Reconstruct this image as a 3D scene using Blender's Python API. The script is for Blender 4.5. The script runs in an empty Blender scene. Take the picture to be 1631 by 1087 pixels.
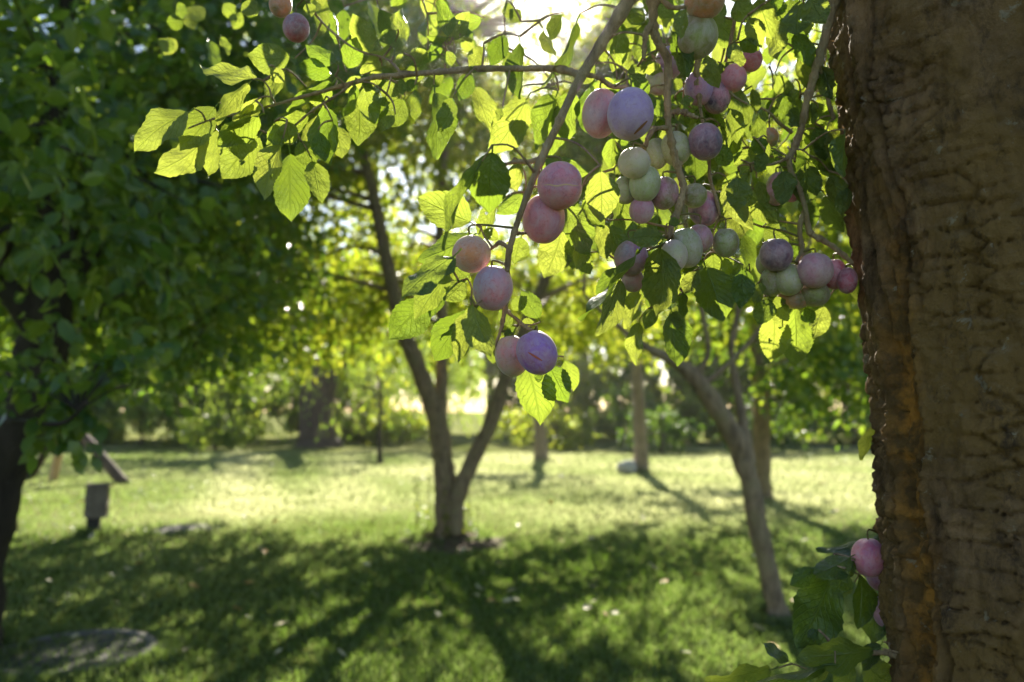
import bpy, math, random
import numpy as np
from mathutils import Vector, Matrix, noise as mnoise

R = math.radians
S = bpy.context.scene
COL = S.collection
rng = random.Random(11)
nrg = np.random.default_rng(7)

# ------------------------------------------------------------------ camera, sky, sun, exposure
CAM_Z = 1.35
PITCH = R(5.05)
FPX = 1268.0            # focal length in photo pixels (28 mm on 36 mm, 1631 px wide)
cam_d = bpy.data.cameras.new('camera')
cam = bpy.data.objects.new('camera', cam_d)
COL.objects.link(cam)
cam.location = (0, 0, CAM_Z)
cam.rotation_euler = (R(90) + PITCH, 0, 0)
cam_d.sensor_width = 36
cam_d.lens = 28
cam_d.clip_start = 0.02
cam_d.clip_end = 3000
cam_d.dof.use_dof = True
cam_d.dof.focus_distance = 0.79
cam_d.dof.aperture_fstop = 4.5
cam_d.dof.aperture_blades = 0
S.camera = cam

SUN_EL, SUN_AZ = R(31), R(2.5)          # azimuth measured from +Y towards +X
SUNV = Vector((math.sin(SUN_AZ) * math.cos(SUN_EL), math.cos(SUN_AZ) * math.cos(SUN_EL), math.sin(SUN_EL)))
w = bpy.data.worlds.new('World')
S.world = w
w.use_nodes = True
wn = w.node_tree
sky = wn.nodes.new('ShaderNodeTexSky')
sky.sky_type = 'NISHITA'
sky.sun_disc = False
sky.sun_elevation = SUN_EL
sky.sun_rotation = SUN_AZ
sky.air_density = 1.0
sky.dust_density = 0.4
bg = wn.nodes['Background']
bg.inputs[1].default_value = 0.05
wn.links.new(sky.outputs[0], bg.inputs[0])
sd = bpy.data.lights.new('sun', 'SUN')
sd.energy = 5.0
sd.angle = R(0.5)
sd.color = (1.0, 0.93, 0.80)
so = bpy.data.objects.new('sun', sd)
COL.objects.link(so)
so.rotation_euler = (-SUNV).to_track_quat('-Z', 'Y').to_euler()
so.location = (2, 20, 30)

S.view_settings.view_transform = 'Standard'
S.view_settings.look = 'None'
S.view_settings.gamma = 1
S.view_settings.use_curve_mapping = False
S.view_settings.exposure = 2.08
S.cycles.max_bounces = 8
S.cycles.diffuse_bounces = 4
S.cycles.transmission_bounces = 6
S.cycles.use_denoising = True
S.cycles.sample_clamp_indirect = 6

# ------------------------------------------------------------------ helpers
CP, SP = math.cos(PITCH), math.sin(PITCH)


def P(px, py, d):
    """point seen at photo pixel (px, py), d metres in front of the lens"""
    a = (px - 815.5) / FPX * d
    b = (543.5 - py) / FPX * d
    return Vector((a, d * CP - b * SP, CAM_Z + d * SP + b * CP))


def tag(o, label=None, cat=None, group=None, kind=None):
    if label: o['label'] = label
    if cat: o['category'] = cat
    if group: o['group'] = group
    if kind: o['kind'] = kind
    return o


def link(name, me, parent=None):
    o = bpy.data.objects.new(name, me)
    COL.objects.link(o)
    if parent is not None:
        o.parent = parent
    return o


def empty(name, loc=(0, 0, 0)):
    o = bpy.data.objects.new(name, None)
    o.empty_display_size = 0.1
    COL.objects.link(o)
    o.location = loc
    bpy.context.view_layer.update()
    return o


def adopt(child, parent):
    """parent without moving: parents here are empties with a pure translation"""
    child.parent = parent
    child.matrix_parent_inverse = Matrix.Translation(-parent_world(parent))
    return child


def parent_world(p):
    v = Vector((0, 0, 0))
    while p is not None:
        if p.type == 'EMPTY':
            v += p.location
        p = p.parent
    return v


def mesh(name, verts, faces, mat=None, smooth=True):
    me = bpy.data.meshes.new(name)
    me.from_pydata([tuple(v) for v in verts], [], faces)
    if smooth:
        me.polygons.foreach_set('use_smooth', [True] * len(me.polygons))
    if mat: me.materials.append(mat)
    me.update()
    return me


def np_mesh(name, V, Q, mat=None, smooth=True):
    """V (n,3), Q (m,k) index array with one face size"""
    me = bpy.data.meshes.new(name)
    k = Q.shape[1]
    me.vertices.add(len(V)); me.vertices.foreach_set('co', np.ascontiguousarray(V, dtype=np.float32).ravel())
    me.loops.add(Q.size); me.loops.foreach_set('vertex_index', np.ascontiguousarray(Q, dtype=np.int32).ravel())
    me.polygons.add(len(Q))
    me.polygons.foreach_set('loop_start', np.arange(0, Q.size, k, dtype=np.int32))
    me.polygons.foreach_set('loop_total', np.full(len(Q), k, dtype=np.int32))
    if smooth:
        me.polygons.foreach_set('use_smooth', np.ones(len(Q), dtype=bool))
    if mat: me.materials.append(mat)
    me.update(calc_edges=True)
    me.validate()
    return me


def catmull(pts, rad, sub=6):
    out, orad = [], []
    n = len(pts)
    for i in range(n - 1):
        p0 = pts[max(i - 1, 0)]; p1 = pts[i]; p2 = pts[i + 1]; p3 = pts[min(i + 2, n - 1)]
        for k in range(sub):
            t = k / sub
            out.append(0.5 * ((2 * p1) + (p2 - p0) * t + (2 * p0 - 5 * p1 + 4 * p2 - p3) * t * t + (3 * p1 - p0 - 3 * p2 + p3) * t ** 3))
            orad.append(rad[i] * (1 - t) + rad[i + 1] * t)
    out.append(pts[-1]); orad.append(rad[-1])
    return out, orad


class Tubes:
    """collects tapered tubes into one mesh"""
    def __init__(s): s.v, s.f = [], []

    def add(s, pts, rad, sides=8, sub=5, bump=0.0, knob=0.0, seed=0.0):
        pts = [Vector(p) for p in pts]
        if sub > 1 and len(pts) > 2: pts, rad = catmull(pts, rad, sub)
        b0 = len(s.v)
        n = len(pts)
        up = Vector((0.31, 0.17, 0.93))
        for i, p in enumerate(pts):
            t = (pts[min(i + 1, n - 1)] - pts[max(i - 1, 0)])
            t = t.normalized() if t.length > 1e-9 else Vector((0, 0, 1))
            a = t.cross(up)
            if a.length < 1e-3: a = t.cross(Vector((1, 0, 0)))
            a.normalize(); b = t.cross(a)
            k1 = 1.0
            if knob: k1 += knob * max(0.0, mnoise.noise(Vector((i * 0.55 + seed, seed, 3.1)))) * 2
            for j in range(sides):
                an = 2 * math.pi * j / sides
                r = rad[i] * k1
                dv = a * math.cos(an) + b * math.sin(an)
                if bump:
                    q = (p + dv * r)
                    r *= 1 + bump * (mnoise.noise(q * (0.55 / max(rad[i], 1e-4)) + Vector((seed, 0, 0))) + 0.6 * mnoise.noise(q * (1.7 / max(rad[i], 1e-4))))
                s.v.append(p + dv * r)
        for i in range(n - 1):
            for j in range(sides):
                j2 = (j + 1) % sides
                s.f.append((b0 + i * sides + j, b0 + i * sides + j2, b0 + (i + 1) * sides + j2, b0 + (i + 1) * sides + j))
        s.f.append(tuple(b0 + j for j in range(sides))[::-1])
        s.f.append(tuple(b0 + (n - 1) * sides + j for j in range(sides)))
        return pts

    def build(s, name, mat, parent=None):
        o = link(name, mesh(name, s.v, s.f, mat))
        if parent is not None: adopt(o, parent)
        return o


# ------------------------------------------------------------------ materials
def new_mat(name):
    m = bpy.data.materials.new(name)
    m.use_nodes = True
    nt = m.node_tree
    return m, nt, nt.nodes['Principled BSDF'], nt.nodes['Material Output']


def N(nt, t, **kw):
    n = nt.nodes.new(t)
    for k, v in kw.items():
        if k.startswith('i_'):
            key = k[2:]
            key = int(key) if key.isdigit() else key.replace('_', ' ')
            n.inputs[key].default_value = v
        else:
            setattr(n, k, v)
    return n


def math_n(nt, op, a, b=None, clamp=False):
    n = nt.nodes.new('ShaderNodeMath'); n.operation = op; n.use_clamp = clamp
    for i, x in enumerate((a, b)):
        if x is None: continue
        if isinstance(x, (int, float)): n.inputs[i].default_value = x
        else: nt.links.new(x, n.inputs[i])
    return n.outputs[0]


def mixc(nt, fac, a, b, mode='MIX'):
    n = nt.nodes.new('ShaderNodeMix'); n.data_type = 'RGBA'; n.blend_type = mode
    for inp, x in ((n.inputs[0], fac), (n.inputs[6], a), (n.inputs[7], b)):
        if isinstance(x, (int, float)): inp.default_value = x
        elif isinstance(x, tuple): inp.default_value = (*x, 1) if len(x) == 3 else x
        else: nt.links.new(x, inp)
    return n.outputs[2]


def ramp(nt, fac, stops, interp='LINEAR'):
    n = nt.nodes.new('ShaderNodeValToRGB')
    cr = n.color_ramp; cr.interpolation = interp
    while len(cr.elements) < len(stops): cr.elements.new(0.5)
    for e, (p, c) in zip(cr.elements, stops):
        e.position = p; e.color = (*c, 1) if isinstance(c, tuple) else (c, c, c, 1)
    nt.links.new(fac, n.inputs[0])
    return n.outputs[0]


def noise_n(nt, vec, scale, detail=4, rough=0.55, dist=0.0):
    n = N(nt, 'ShaderNodeTexNoise'); n.inputs['Scale'].default_value = scale
    n.inputs['Detail'].default_value = detail; n.inputs['Roughness'].default_value = rough
    n.inputs['Distortion'].default_value = dist
    if vec is not None: nt.links.new(vec, n.inputs['Vector'])
    return n.outputs[0]


def bump_n(nt, h, strength, dist=0.002):
    n = N(nt, 'ShaderNodeBump'); n.inputs['Strength'].default_value = strength
    n.inputs['Distance'].default_value = dist
    nt.links.new(h, n.inputs['Height'])
    return n.outputs[0]


def leaf_near_mat(name, refl_a, refl_b, trans_a, trans_b, tmix=0.5):
    """veined leaf: dark glossy upper colour, yellow-green light passing through"""
    m, nt, pb, out = new_mat(name)
    uv = N(nt, 'ShaderNodeUVMap', uv_map='UVMap').outputs[0]
    sep = N(nt, 'ShaderNodeSeparateXYZ'); nt.links.new(uv, sep.inputs[0])
    u = math_n(nt, 'ABSOLUTE', math_n(nt, 'SUBTRACT', sep.outputs[0], 0.5))
    v = sep.outputs[1]
    oi = N(nt, 'ShaderNodeObjectInfo')
    rnd = oi.outputs['Random']
    tc = N(nt, 'ShaderNodeTexCoord').outputs['Object']
    wob = math_n(nt, 'MULTIPLY', noise_n(nt, tc, 5, 2), 0.10)
    lat = math_n(nt, 'FRACT', math_n(nt, 'ADD', math_n(nt, 'SUBTRACT', math_n(nt, 'MULTIPLY', v, 8.0), math_n(nt, 'MULTIPLY', u, 6.5)), math_n(nt, 'MULTIPLY', wob, 8)))
    latd = math_n(nt, 'ABSOLUTE', math_n(nt, 'SUBTRACT', lat, 0.5))            # 0 on the vein
    latv = ramp(nt, latd, [(0.0, 1.0), (0.10, 0.0)])
    mid = ramp(nt, u, [(0.0, 1.0), (0.028, 0.0)])
    vein = math_n(nt, 'MAXIMUM', mid, math_n(nt, 'MULTIPLY', latv, 0.6))
    vor = N(nt, 'ShaderNodeTexVoronoi', feature='DISTANCE_TO_EDGE'); vor.inputs['Scale'].default_value = 26
    nt.links.new(tc, vor.inputs['Vector'])
    net = ramp(nt, vor.outputs['Distance'], [(0.0, 1.0), (0.12, 0.0)])
    blot = noise_n(nt, tc, 3.2, 4)
    f1 = math_n(nt, 'ADD', math_n(nt, 'MULTIPLY', rnd, 0.75), math_n(nt, 'MULTIPLY', blot, 0.25), True)
    base = mixc(nt, f1, refl_a, refl_b)
    base = mixc(nt, math_n(nt, 'MULTIPLY', vein, 0.45), base, (0.15, 0.22, 0.06))
    tr = mixc(nt, f1, trans_a, trans_b)
    tr = mixc(nt, math_n(nt, 'MULTIPLY', math_n(nt, 'MAXIMUM', vein, math_n(nt, 'MULTIPLY', net, 0.25)), 0.45), tr, (0.17, 0.26, 0.02))
    spots = ramp(nt, noise_n(nt, tc, 30, 2), [(0.735, 0.0), (0.79, 1.0)])
    base = mixc(nt, math_n(nt, 'MULTIPLY', spots, 0.7), base, (0.10, 0.055, 0.02))
    tr = mixc(nt, math_n(nt, 'MULTIPLY', spots, 0.8), tr, (0.09, 0.05, 0.01))
    nt.links.new(base, pb.inputs['Base Color'])
    pb.inputs['Roughness'].default_value = 0.34
    pb.inputs['Specular IOR Level'].default_value = 0.6
    h = math_n(nt, 'ADD', math_n(nt, 'MULTIPLY', vein, -1.0), math_n(nt, 'MULTIPLY', blot, 0.6))
    bm = bump_n(nt, h, 0.5, 0.03)
    nt.links.new(bm, pb.inputs['Normal'])
    t = N(nt, 'ShaderNodeBsdfTranslucent')
    nt.links.new(tr, t.inputs[0]); nt.links.new(bm, t.inputs['Normal'])
    mx = N(nt, 'ShaderNodeMixShader'); mx.inputs[0].default_value = tmix
    nt.links.new(pb.outputs[0], mx.inputs[1]); nt.links.new(t.outputs[0], mx.inputs[2])
    nt.links.new(mx.outputs[0], out.inputs[0])
    return m


def leaf_far_mat(name, refl_a, refl_b, trans_a, trans_b, tmix=0.5, rough=0.4):
    """many-leaf crowns: 'tint' is each leaf's own colour"""
    m, nt, pb, out = new_mat(name)
    at = N(nt, 'ShaderNodeAttribute', attribute_name='tint').outputs['Fac']
    base = mixc(nt, at, refl_a, refl_b)
    nt.links.new(base, pb.inputs['Base Color'])
    pb.inputs['Roughness'].default_value = rough
    pb.inputs['Specular IOR Level'].default_value = 0.5
    t = N(nt, 'ShaderNodeBsdfTranslucent')
    nt.links.new(mixc(nt, at, trans_a, trans_b), t.inputs[0])
    mx = N(nt, 'ShaderNodeMixShader'); mx.inputs[0].default_value = tmix
    nt.links.new(pb.outputs[0], mx.inputs[1]); nt.links.new(t.outputs[0], mx.inputs[2])
    nt.links.new(mx.outputs[0], out.inputs[0])
    return m


def bark_mat(name, a, b, c, scale=1.0, bump=0.6, lichen=0.3):
    m, nt, pb, out = new_mat(name)
    tc = N(nt, 'ShaderNodeTexCoord').outputs['Object']
    mp = N(nt, 'ShaderNodeMapping'); mp.inputs['Scale'].default_value = (1, 1, 0.35)
    nt.links.new(tc, mp.inputs[0])
    n1 = noise_n(nt, mp.outputs[0], 14 * scale, 6, 0.65, 0.4)
    n2 = noise_n(nt, tc, 4.5 * scale, 3)
    col = mixc(nt, ramp(nt, n1, [(0.35, 0.0), (0.65, 1.0)]), a, b)
    col = mixc(nt, ramp(nt, n2, [(0.45, 0.0), (0.68, 1.0)]), col, c)
    li = ramp(nt, noise_n(nt, tc, 34 * scale, 3), [(0.66, 0.0), (0.72, 1.0)])
    col = mixc(nt, math_n(nt, 'MULTIPLY', li, lichen), col, (0.42, 0.42, 0.34))
    nt.links.new(col, pb.inputs['Base Color'])
    pb.inputs['Roughness'].default_value = 0.85
    pb.inputs['Specular IOR Level'].default_value = 0.25
    nt.links.new(bump_n(nt, n1, bump, 0.02), pb.inputs['Normal'])
    return m


def plum_mat():
    m, nt, pb, out = new_mat('plum_skin')
    oi = N(nt, 'ShaderNodeObjectInfo')
    tc = N(nt, 'ShaderNodeTexCoord').outputs['Object']
    off = N(nt, 'ShaderNodeVectorMath', operation='SCALE'); off.inputs[0].default_value = (17, 31, 23)
    nt.links.new(oi.outputs['Random'], off.inputs['Scale'])
    ad = N(nt, 'ShaderNodeVectorMath', operation='ADD')
    nt.links.new(tc, ad.inputs[0]); nt.links.new(off.outputs[0], ad.inputs[1])
    vec = ad.outputs[0]
    bl = N(nt, 'ShaderNodeAttribute', attribute_type='OBJECT', attribute_name='blush').outputs['Color']
    f = ramp(nt, noise_n(nt, vec, 0.85, 3, 0.5), [(0.36, 0.0), (0.64, 1.0)])
    col = mixc(nt, f, oi.outputs['Color'], bl)
    bloom = ramp(nt, noise_n(nt, vec, 2.2, 7, 0.66, 0.8), [(0.36, 0.0), (0.66, 1.0)])
    col = mixc(nt, math_n(nt, 'MULTIPLY', bloom, 0.48), col, (0.52, 0.43, 0.50))
    rub = ramp(nt, noise_n(nt, vec, 5.5, 4, 0.6, 1.2), [(0.54, 0.0), (0.66, 1.0)])
    col = mixc(nt, math_n(nt, 'MULTIPLY', rub, 0.55), col, mixc(nt, .5, bl, (0.20, 0.06, 0.09)))
    dots = ramp(nt, noise_n(nt, vec, 26, 1), [(0.72, 0.0), (0.77, 1.0)])
    col = mixc(nt, math_n(nt, 'MULTIPLY', dots, 0.35), col, (0.30, 0.16, 0.09))
    sc = ramp(nt, noise_n(nt, vec, 3.1, 5, 0.7, 2.5), [(0.68, 0.0), (0.72, 1.0)])
    col = mixc(nt, math_n(nt, 'MULTIPLY', sc, 0.55), col, (0.20, 0.09, 0.05))
    nt.links.new(col, pb.inputs['Base Color'])
    nt.links.new(ramp(nt, bloom, [(0.0, 0.36), (1.0, 0.62)]), pb.inputs['Roughness'])
    pb.inputs['Subsurface Weight'].default_value = 0.10
    pb.inputs['Subsurface Radius'].default_value = (1.0, 0.45, 0.25)
    pb.inputs['Subsurface Scale'].default_value = 0.006
    pb.inputs['Sheen Weight'].default_value = 0.25
    pb.inputs['Sheen Roughness'].default_value = 0.4
    nt.links.new(bump_n(nt, noise_n(nt, vec, 9, 4), 0.12, 0.02), pb.inputs['Normal'])
    return m


def simple_mat(name, a, b, scale, rough=0.8, bump=0.3, bd=0.01, detail=5):
    m, nt, pb, out = new_mat(name)
    tc = N(nt, 'ShaderNodeTexCoord').outputs['Object']
    n = noise_n(nt, tc, scale, detail, 0.6)
    nt.links.new(mixc(nt, ramp(nt, n, [(0.3, 0.0), (0.7, 1.0)]), a, b), pb.inputs['Base Color'])
    pb.inputs['Roughness'].default_value = rough
    pb.inputs['Specular IOR Level'].default_value = 0.3
    nt.links.new(bump_n(nt, n, bump, bd), pb.inputs['Normal'])
    return m


def lawn_mat():
    m, nt, pb, out = new_mat('lawn_turf')
    tc = N(nt, 'ShaderNodeTexCoord').outputs['Object']
    big = noise_n(nt, tc, 0.35, 4, 0.6)
    mid_ = noise_n(nt, tc, 2.4, 4, 0.6)
    fine = noise_n(nt, tc, 38, 4, 0.7)
    col = mixc(nt, ramp(nt, mid_, [(0.3, 0.0), (0.7, 1.0)]), (0.05, 0.085, 0.014), (0.12, 0.15, 0.035))
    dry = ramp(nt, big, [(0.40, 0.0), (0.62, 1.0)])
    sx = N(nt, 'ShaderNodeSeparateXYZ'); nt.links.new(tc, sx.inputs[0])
    sun_band = N(nt, 'ShaderNodeMapRange'); sun_band.inputs[1].default_value = 8.0; sun_band.inputs[2].default_value = 11.5  # pale tint only past the shade edge: sunlight put into the turf colour
    nt.links.new(math_n(nt, 'ADD', sx.outputs[1], math_n(nt, 'MULTIPLY', mid_, 3.0)), sun_band.inputs[0])
    col = mixc(nt, math_n(nt, 'MULTIPLY', math_n(nt, 'MULTIPLY', dry, sun_band.outputs[0]), 0.5), col, (0.38, 0.37, 0.19))
    col = mixc(nt, math_n(nt, 'MULTIPLY', fine, 0.35), col, (0.16, 0.13, 0.05))
    nt.links.new(col, pb.inputs['Base Color'])
    pb.inputs['Roughness'].default_value = 0.9
    pb.inputs['Specular IOR Level'].default_value = 0.0
    nt.links.new(bump_n(nt, fine, 0.8, 0.03), pb.inputs['Normal'])
    return m


M = {}
M['leaf_plum'] = leaf_near_mat('plum_leaf', (0.026, 0.075, 0.024), (0.070, 0.13, 0.04), (0.15, 0.255, 0.012), (0.44, 0.48, 0.06), 0.50)
M['leaf_apple'] = leaf_far_mat('apple_leaf', (0.026, 0.082, 0.030), (0.075, 0.145, 0.042), (0.18, 0.34, 0.02), (0.40, 0.50, 0.03), 0.48, 0.30)
M['leaf_mid'] = leaf_far_mat('orchard_leaf', (0.035, 0.09, 0.02), (0.09, 0.15, 0.035), (0.30, 0.42, 0.02), (0.54, 0.56, 0.04), 0.6, 0.42)
M['leaf_willow'] = leaf_far_mat('willow_leaf', (0.05, 0.11, 0.03), (0.10, 0.17, 0.05), (0.28, 0.44, 0.03), (0.46, 0.55, 0.06), 0.5, 0.5)
M['leaf_dark'] = leaf_far_mat('evergreen_leaf', (0.018, 0.065, 0.018), (0.05, 0.11, 0.03), (0.10, 0.22, 0.015), (0.22, 0.34, 0.02), 0.42, 0.6)
M['grass'] = leaf_far_mat('grass_blade', (0.035, 0.08, 0.010), (0.46, 0.46, 0.25), (0.12, 0.22, 0.010), (0.66, 0.66, 0.34), 0.5, 0.45)
M['bark_branch'] = bark_mat('plum_branch_bark', (0.20, 0.14, 0.085), (0.46, 0.33, 0.20), (0.30, 0.25, 0.14), 6, 0.8, 0.45)
M['bark_mid'] = bark_mat('orchard_bark', (0.13, 0.095, 0.06), (0.34, 0.25, 0.155), (0.25, 0.205, 0.11), 1.6, 1.0, 0.4)
M['bark_dark'] = bark_mat('dark_bark', (0.022, 0.018, 0.014), (0.05, 0.04, 0.03), (0.035, 0.032, 0.02), 1.2, 0.8, 0.1)
M['bark_pale'] = bark_mat('pale_bark', (0.18, 0.14, 0.10), (0.34, 0.27, 0.20), (0.24, 0.20, 0.14), 1.0, 0.6, 0.4)
M['bark_willow'] = bark_mat('willow_bark', (0.07, 0.05, 0.04), (0.15, 0.11, 0.09), (0.10, 0.08, 0.06), 0.6, 1.0, 0.1)
M['plum'] = plum_mat()
M['stalk'] = simple_mat('stalk_green', (0.11, 0.12, 0.03), (0.16, 0.11, 0.05), 60, 0.6)
M['scar_red'] = simple_mat('red_scar', (0.42, 0.06, 0.05), (0.5, 0.16, 0.1), 60, 0.5)
M['scar_brown'] = simple_mat('brown_scar', (0.20, 0.08, 0.04), (0.30, 0.14, 0.06), 60, 0.6)
M['suture'] = simple_mat('pale_suture', (0.62, 0.45, 0.22), (0.55, 0.30, 0.25), 40, 0.5)
M['lawn'] = lawn_mat()
M['mulch'] = simple_mat('mulch_soil', (0.05, 0.035, 0.02), (0.16, 0.11, 0.07), 22, 0.95, 1.0, 0.04)
M['concrete'] = simple_mat('concrete', (0.10, 0.095, 0.08), (0.22, 0.20, 0.18), 14, 0.9, 0.5)
M['rust'] = simple_mat('cover_plate', (0.04, 0.04, 0.04), (0.10, 0.085, 0.08), 18, 0.7, 0.6)
M['stone'] = simple_mat('pale_stone', (0.38, 0.36, 0.32), (0.58, 0.56, 0.52), 16, 0.9, 0.6)
M['wood_grey'] = simple_mat('weathered_wood', (0.12, 0.10, 0.08), (0.24, 0.20, 0.16), 9, 0.85, 0.5)
M['wood_pale'] = simple_mat('pale_wood', (0.40, 0.26, 0.14), (0.52, 0.36, 0.20), 7, 0.8, 0.3)
M['metal_dark'] = simple_mat('dark_stem', (0.02, 0.02, 0.02), (0.04, 0.035, 0.03), 20, 0.6, 0.2)
M['dry_leaf'] = simple_mat('dry_leaf', (0.42, 0.36, 0.18), (0.60, 0.55, 0.38), 30, 0.6, 0.2)
M['dry_leaf_orange'] = simple_mat('orange_dry_leaf', (0.45, 0.22, 0.06), (0.5, 0.34, 0.12), 30, 0.6, 0.2)

# ------------------------------------------------------------------ ground
def gz(x, y):
    return 0.05 * math.sin(x * 0.23 + 1.0) * math.sin(y * 0.19) * min(1.0, max(0.0, (abs(x) + abs(y)) / 30.0))


def build_ground():
    xs = np.concatenate([np.array([-1500, -600, -200, -90]), np.linspace(-45, 45, 91), np.array([90, 200, 600, 1500])])
    ys = np.concatenate([np.array([-1500, -600, -200, -90, -50]), np.linspace(-30, 60, 91), np.array([90, 200, 600, 1500])])
    X, Y = np.meshgrid(xs, ys)
    Z = np.vectorize(gz)(np.clip(X, -60, 60), np.clip(Y, -60, 80))
    V = np.stack([X, Y, Z], -1).reshape(-1, 3)
    nx = len(xs)
    i, j = np.meshgrid(np.arange(len(ys) - 1), np.arange(nx - 1), indexing='ij')
    a = (i * nx + j).ravel()
    Q = np.stack([a, a + 1, a + nx + 1, a + nx], -1)
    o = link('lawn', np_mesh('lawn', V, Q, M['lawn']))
    tag(o, 'mown green lawn with dry patches painted paler in the sunny strip under the fruit trees', 'lawn', kind='structure')


def gz_np(x, y):
    return 0.05 * np.sin(x * 0.23 + 1.0) * np.sin(y * 0.19) * np.clip((np.abs(x) + np.abs(y)) / 30.0, 0, 1)


def add_tint(me, tint):
    at = me.attributes.new('tint', 'FLOAT', 'POINT')
    at.data.foreach_set('value', np.ascontiguousarray(tint, dtype=np.float32))


def build_grass(n=160000):
    u = nrg.random(n)
    d = 3.6 * (26 / 3.6) ** u                                  # denser near by
    a = (nrg.random(n) - 0.5) * 2 * R(37)
    x = d * np.tan(a); y = d
    keep = nrg.random(n) < 1.0
    x, y, d = x[keep], y[keep], d[keep]; n = len(x)
    # longer tufts the mower misses, at the feet of trees, post and stones
    feet = [(P(1240, 985, 5.2), .16, 900), (P(716, 850, 8.3), .34, 1300), (P(1218, 800, 11.6), .22, 700), (P(150, 850, 8.75), .15, 500),
            (P(1021, 752, 17.6), .25, 400), (P(863, 733, 22.0), .25, 300), (P(118, 1035, 4.45), .46, 1500), (P(292, 842, 9.1), .38, 500), (P(-75, 1050, 4.4), .3, 500)]
    long_ = np.ones(n)
    for (c, r, m) in feet:
        an = nrg.random(m) * 2 * np.pi; rr = r + np.abs(nrg.normal(0, .06, m)) - .02
        x = np.concatenate([x, c.x + rr * np.cos(an)]); y = np.concatenate([y, c.y + rr * np.sin(an)]); long_ = np.concatenate([long_, np.full(m, 2.0 if r < .4 else 1.2)])
    d = y; n = len(x)
    # tufts: clumped height
    tuft = 0.5 + 0.5 * np.sin(x * 3.1 + np.sin(y * 2.3)) * np.sin(y * 2.7 + np.sin(x * 1.7))
    h = (0.022 + 0.035 * nrg.random(n)) * (0.6 + 0.8 * tuft) * (0.75 + d * 0.03) * long_
    wd = (0.0022 + 0.0018 * nrg.random(n)) * (0.6 + d * 0.16)
    th = nrg.random(n) * 2 * np.pi
    ln = nrg.normal(0, 0.5, (n, 2)) * h[:, None]
    z = gz_np(x, y)
    base = np.stack([x, y, z], -1)
    side = np.stack([np.cos(th), np.sin(th), 0 * th], -1) * wd[:, None]
    mid_ = base + np.stack([ln[:, 0] * .35, ln[:, 1] * .35, h * .6], -1)
    tip = base + np.stack([ln[:, 0], ln[:, 1], h], -1)
    V = np.stack([base - side, base + side, mid_ + side * .7, mid_ - side * .7, tip], 1).reshape(-1, 3)
    k = np.arange(n)[:, None] * 5
    T = np.concatenate([k + np.array([[0, 1, 2]]), k + np.array([[0, 2, 3]]), k + np.array([[3, 2, 4]])], 0)
    me = np_mesh('grass', V, T, M['grass'])
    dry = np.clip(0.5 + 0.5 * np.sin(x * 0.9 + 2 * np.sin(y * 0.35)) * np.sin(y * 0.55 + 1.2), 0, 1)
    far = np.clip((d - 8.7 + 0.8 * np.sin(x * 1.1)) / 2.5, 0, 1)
    # open strip paled with painted sunlight on dry grass; foot-worn path at the left
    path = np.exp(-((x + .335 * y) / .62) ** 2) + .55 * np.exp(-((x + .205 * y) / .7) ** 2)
    sun_strip = np.clip((x + .17 * y + 0.5 * np.sin(y * .8)) / 1.2, 0, 1)
    far = far * np.clip(0.22 + path + sun_strip, 0, 1)
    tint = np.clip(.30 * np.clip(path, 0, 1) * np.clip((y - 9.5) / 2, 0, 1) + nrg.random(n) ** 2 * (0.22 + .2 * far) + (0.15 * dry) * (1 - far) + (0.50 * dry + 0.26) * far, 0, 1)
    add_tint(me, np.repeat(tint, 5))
    o = link('grass', me)
    tag(o, 'short green grass blades covering the lawn', 'grass', kind='stuff')


# ------------------------------------------------------------------ crowns made of leaf-sized faces
LEAF_T = np.array([(0, 0, 0), (-.27, .36, .05), (.27, .36, .05), (-.22, .70, .02), (.22, .70, .02), (0, 1.0, -.10)])
LEAF_F = np.array([(0, 2, 1), (1, 2, 4), (1, 4, 3), (3, 4, 5)])


def unit(a):
    return a / np.maximum(np.linalg.norm(a, axis=-1, keepdims=True), 1e-9)


def smooth_n(a, b, seed):
    """smooth 2-D pattern in 0..1"""
    r = np.random.default_rng(seed)
    out = np.zeros_like(a)
    for k in range(9):
        f = r.uniform(.6, 2.2); an = r.uniform(0, 6.28); ph = r.uniform(0, 6.28)
        out += np.sin((a * math.cos(an) + b * math.sin(an)) * f * 2 + ph)
    return 0.5 + out / 6.0


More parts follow.
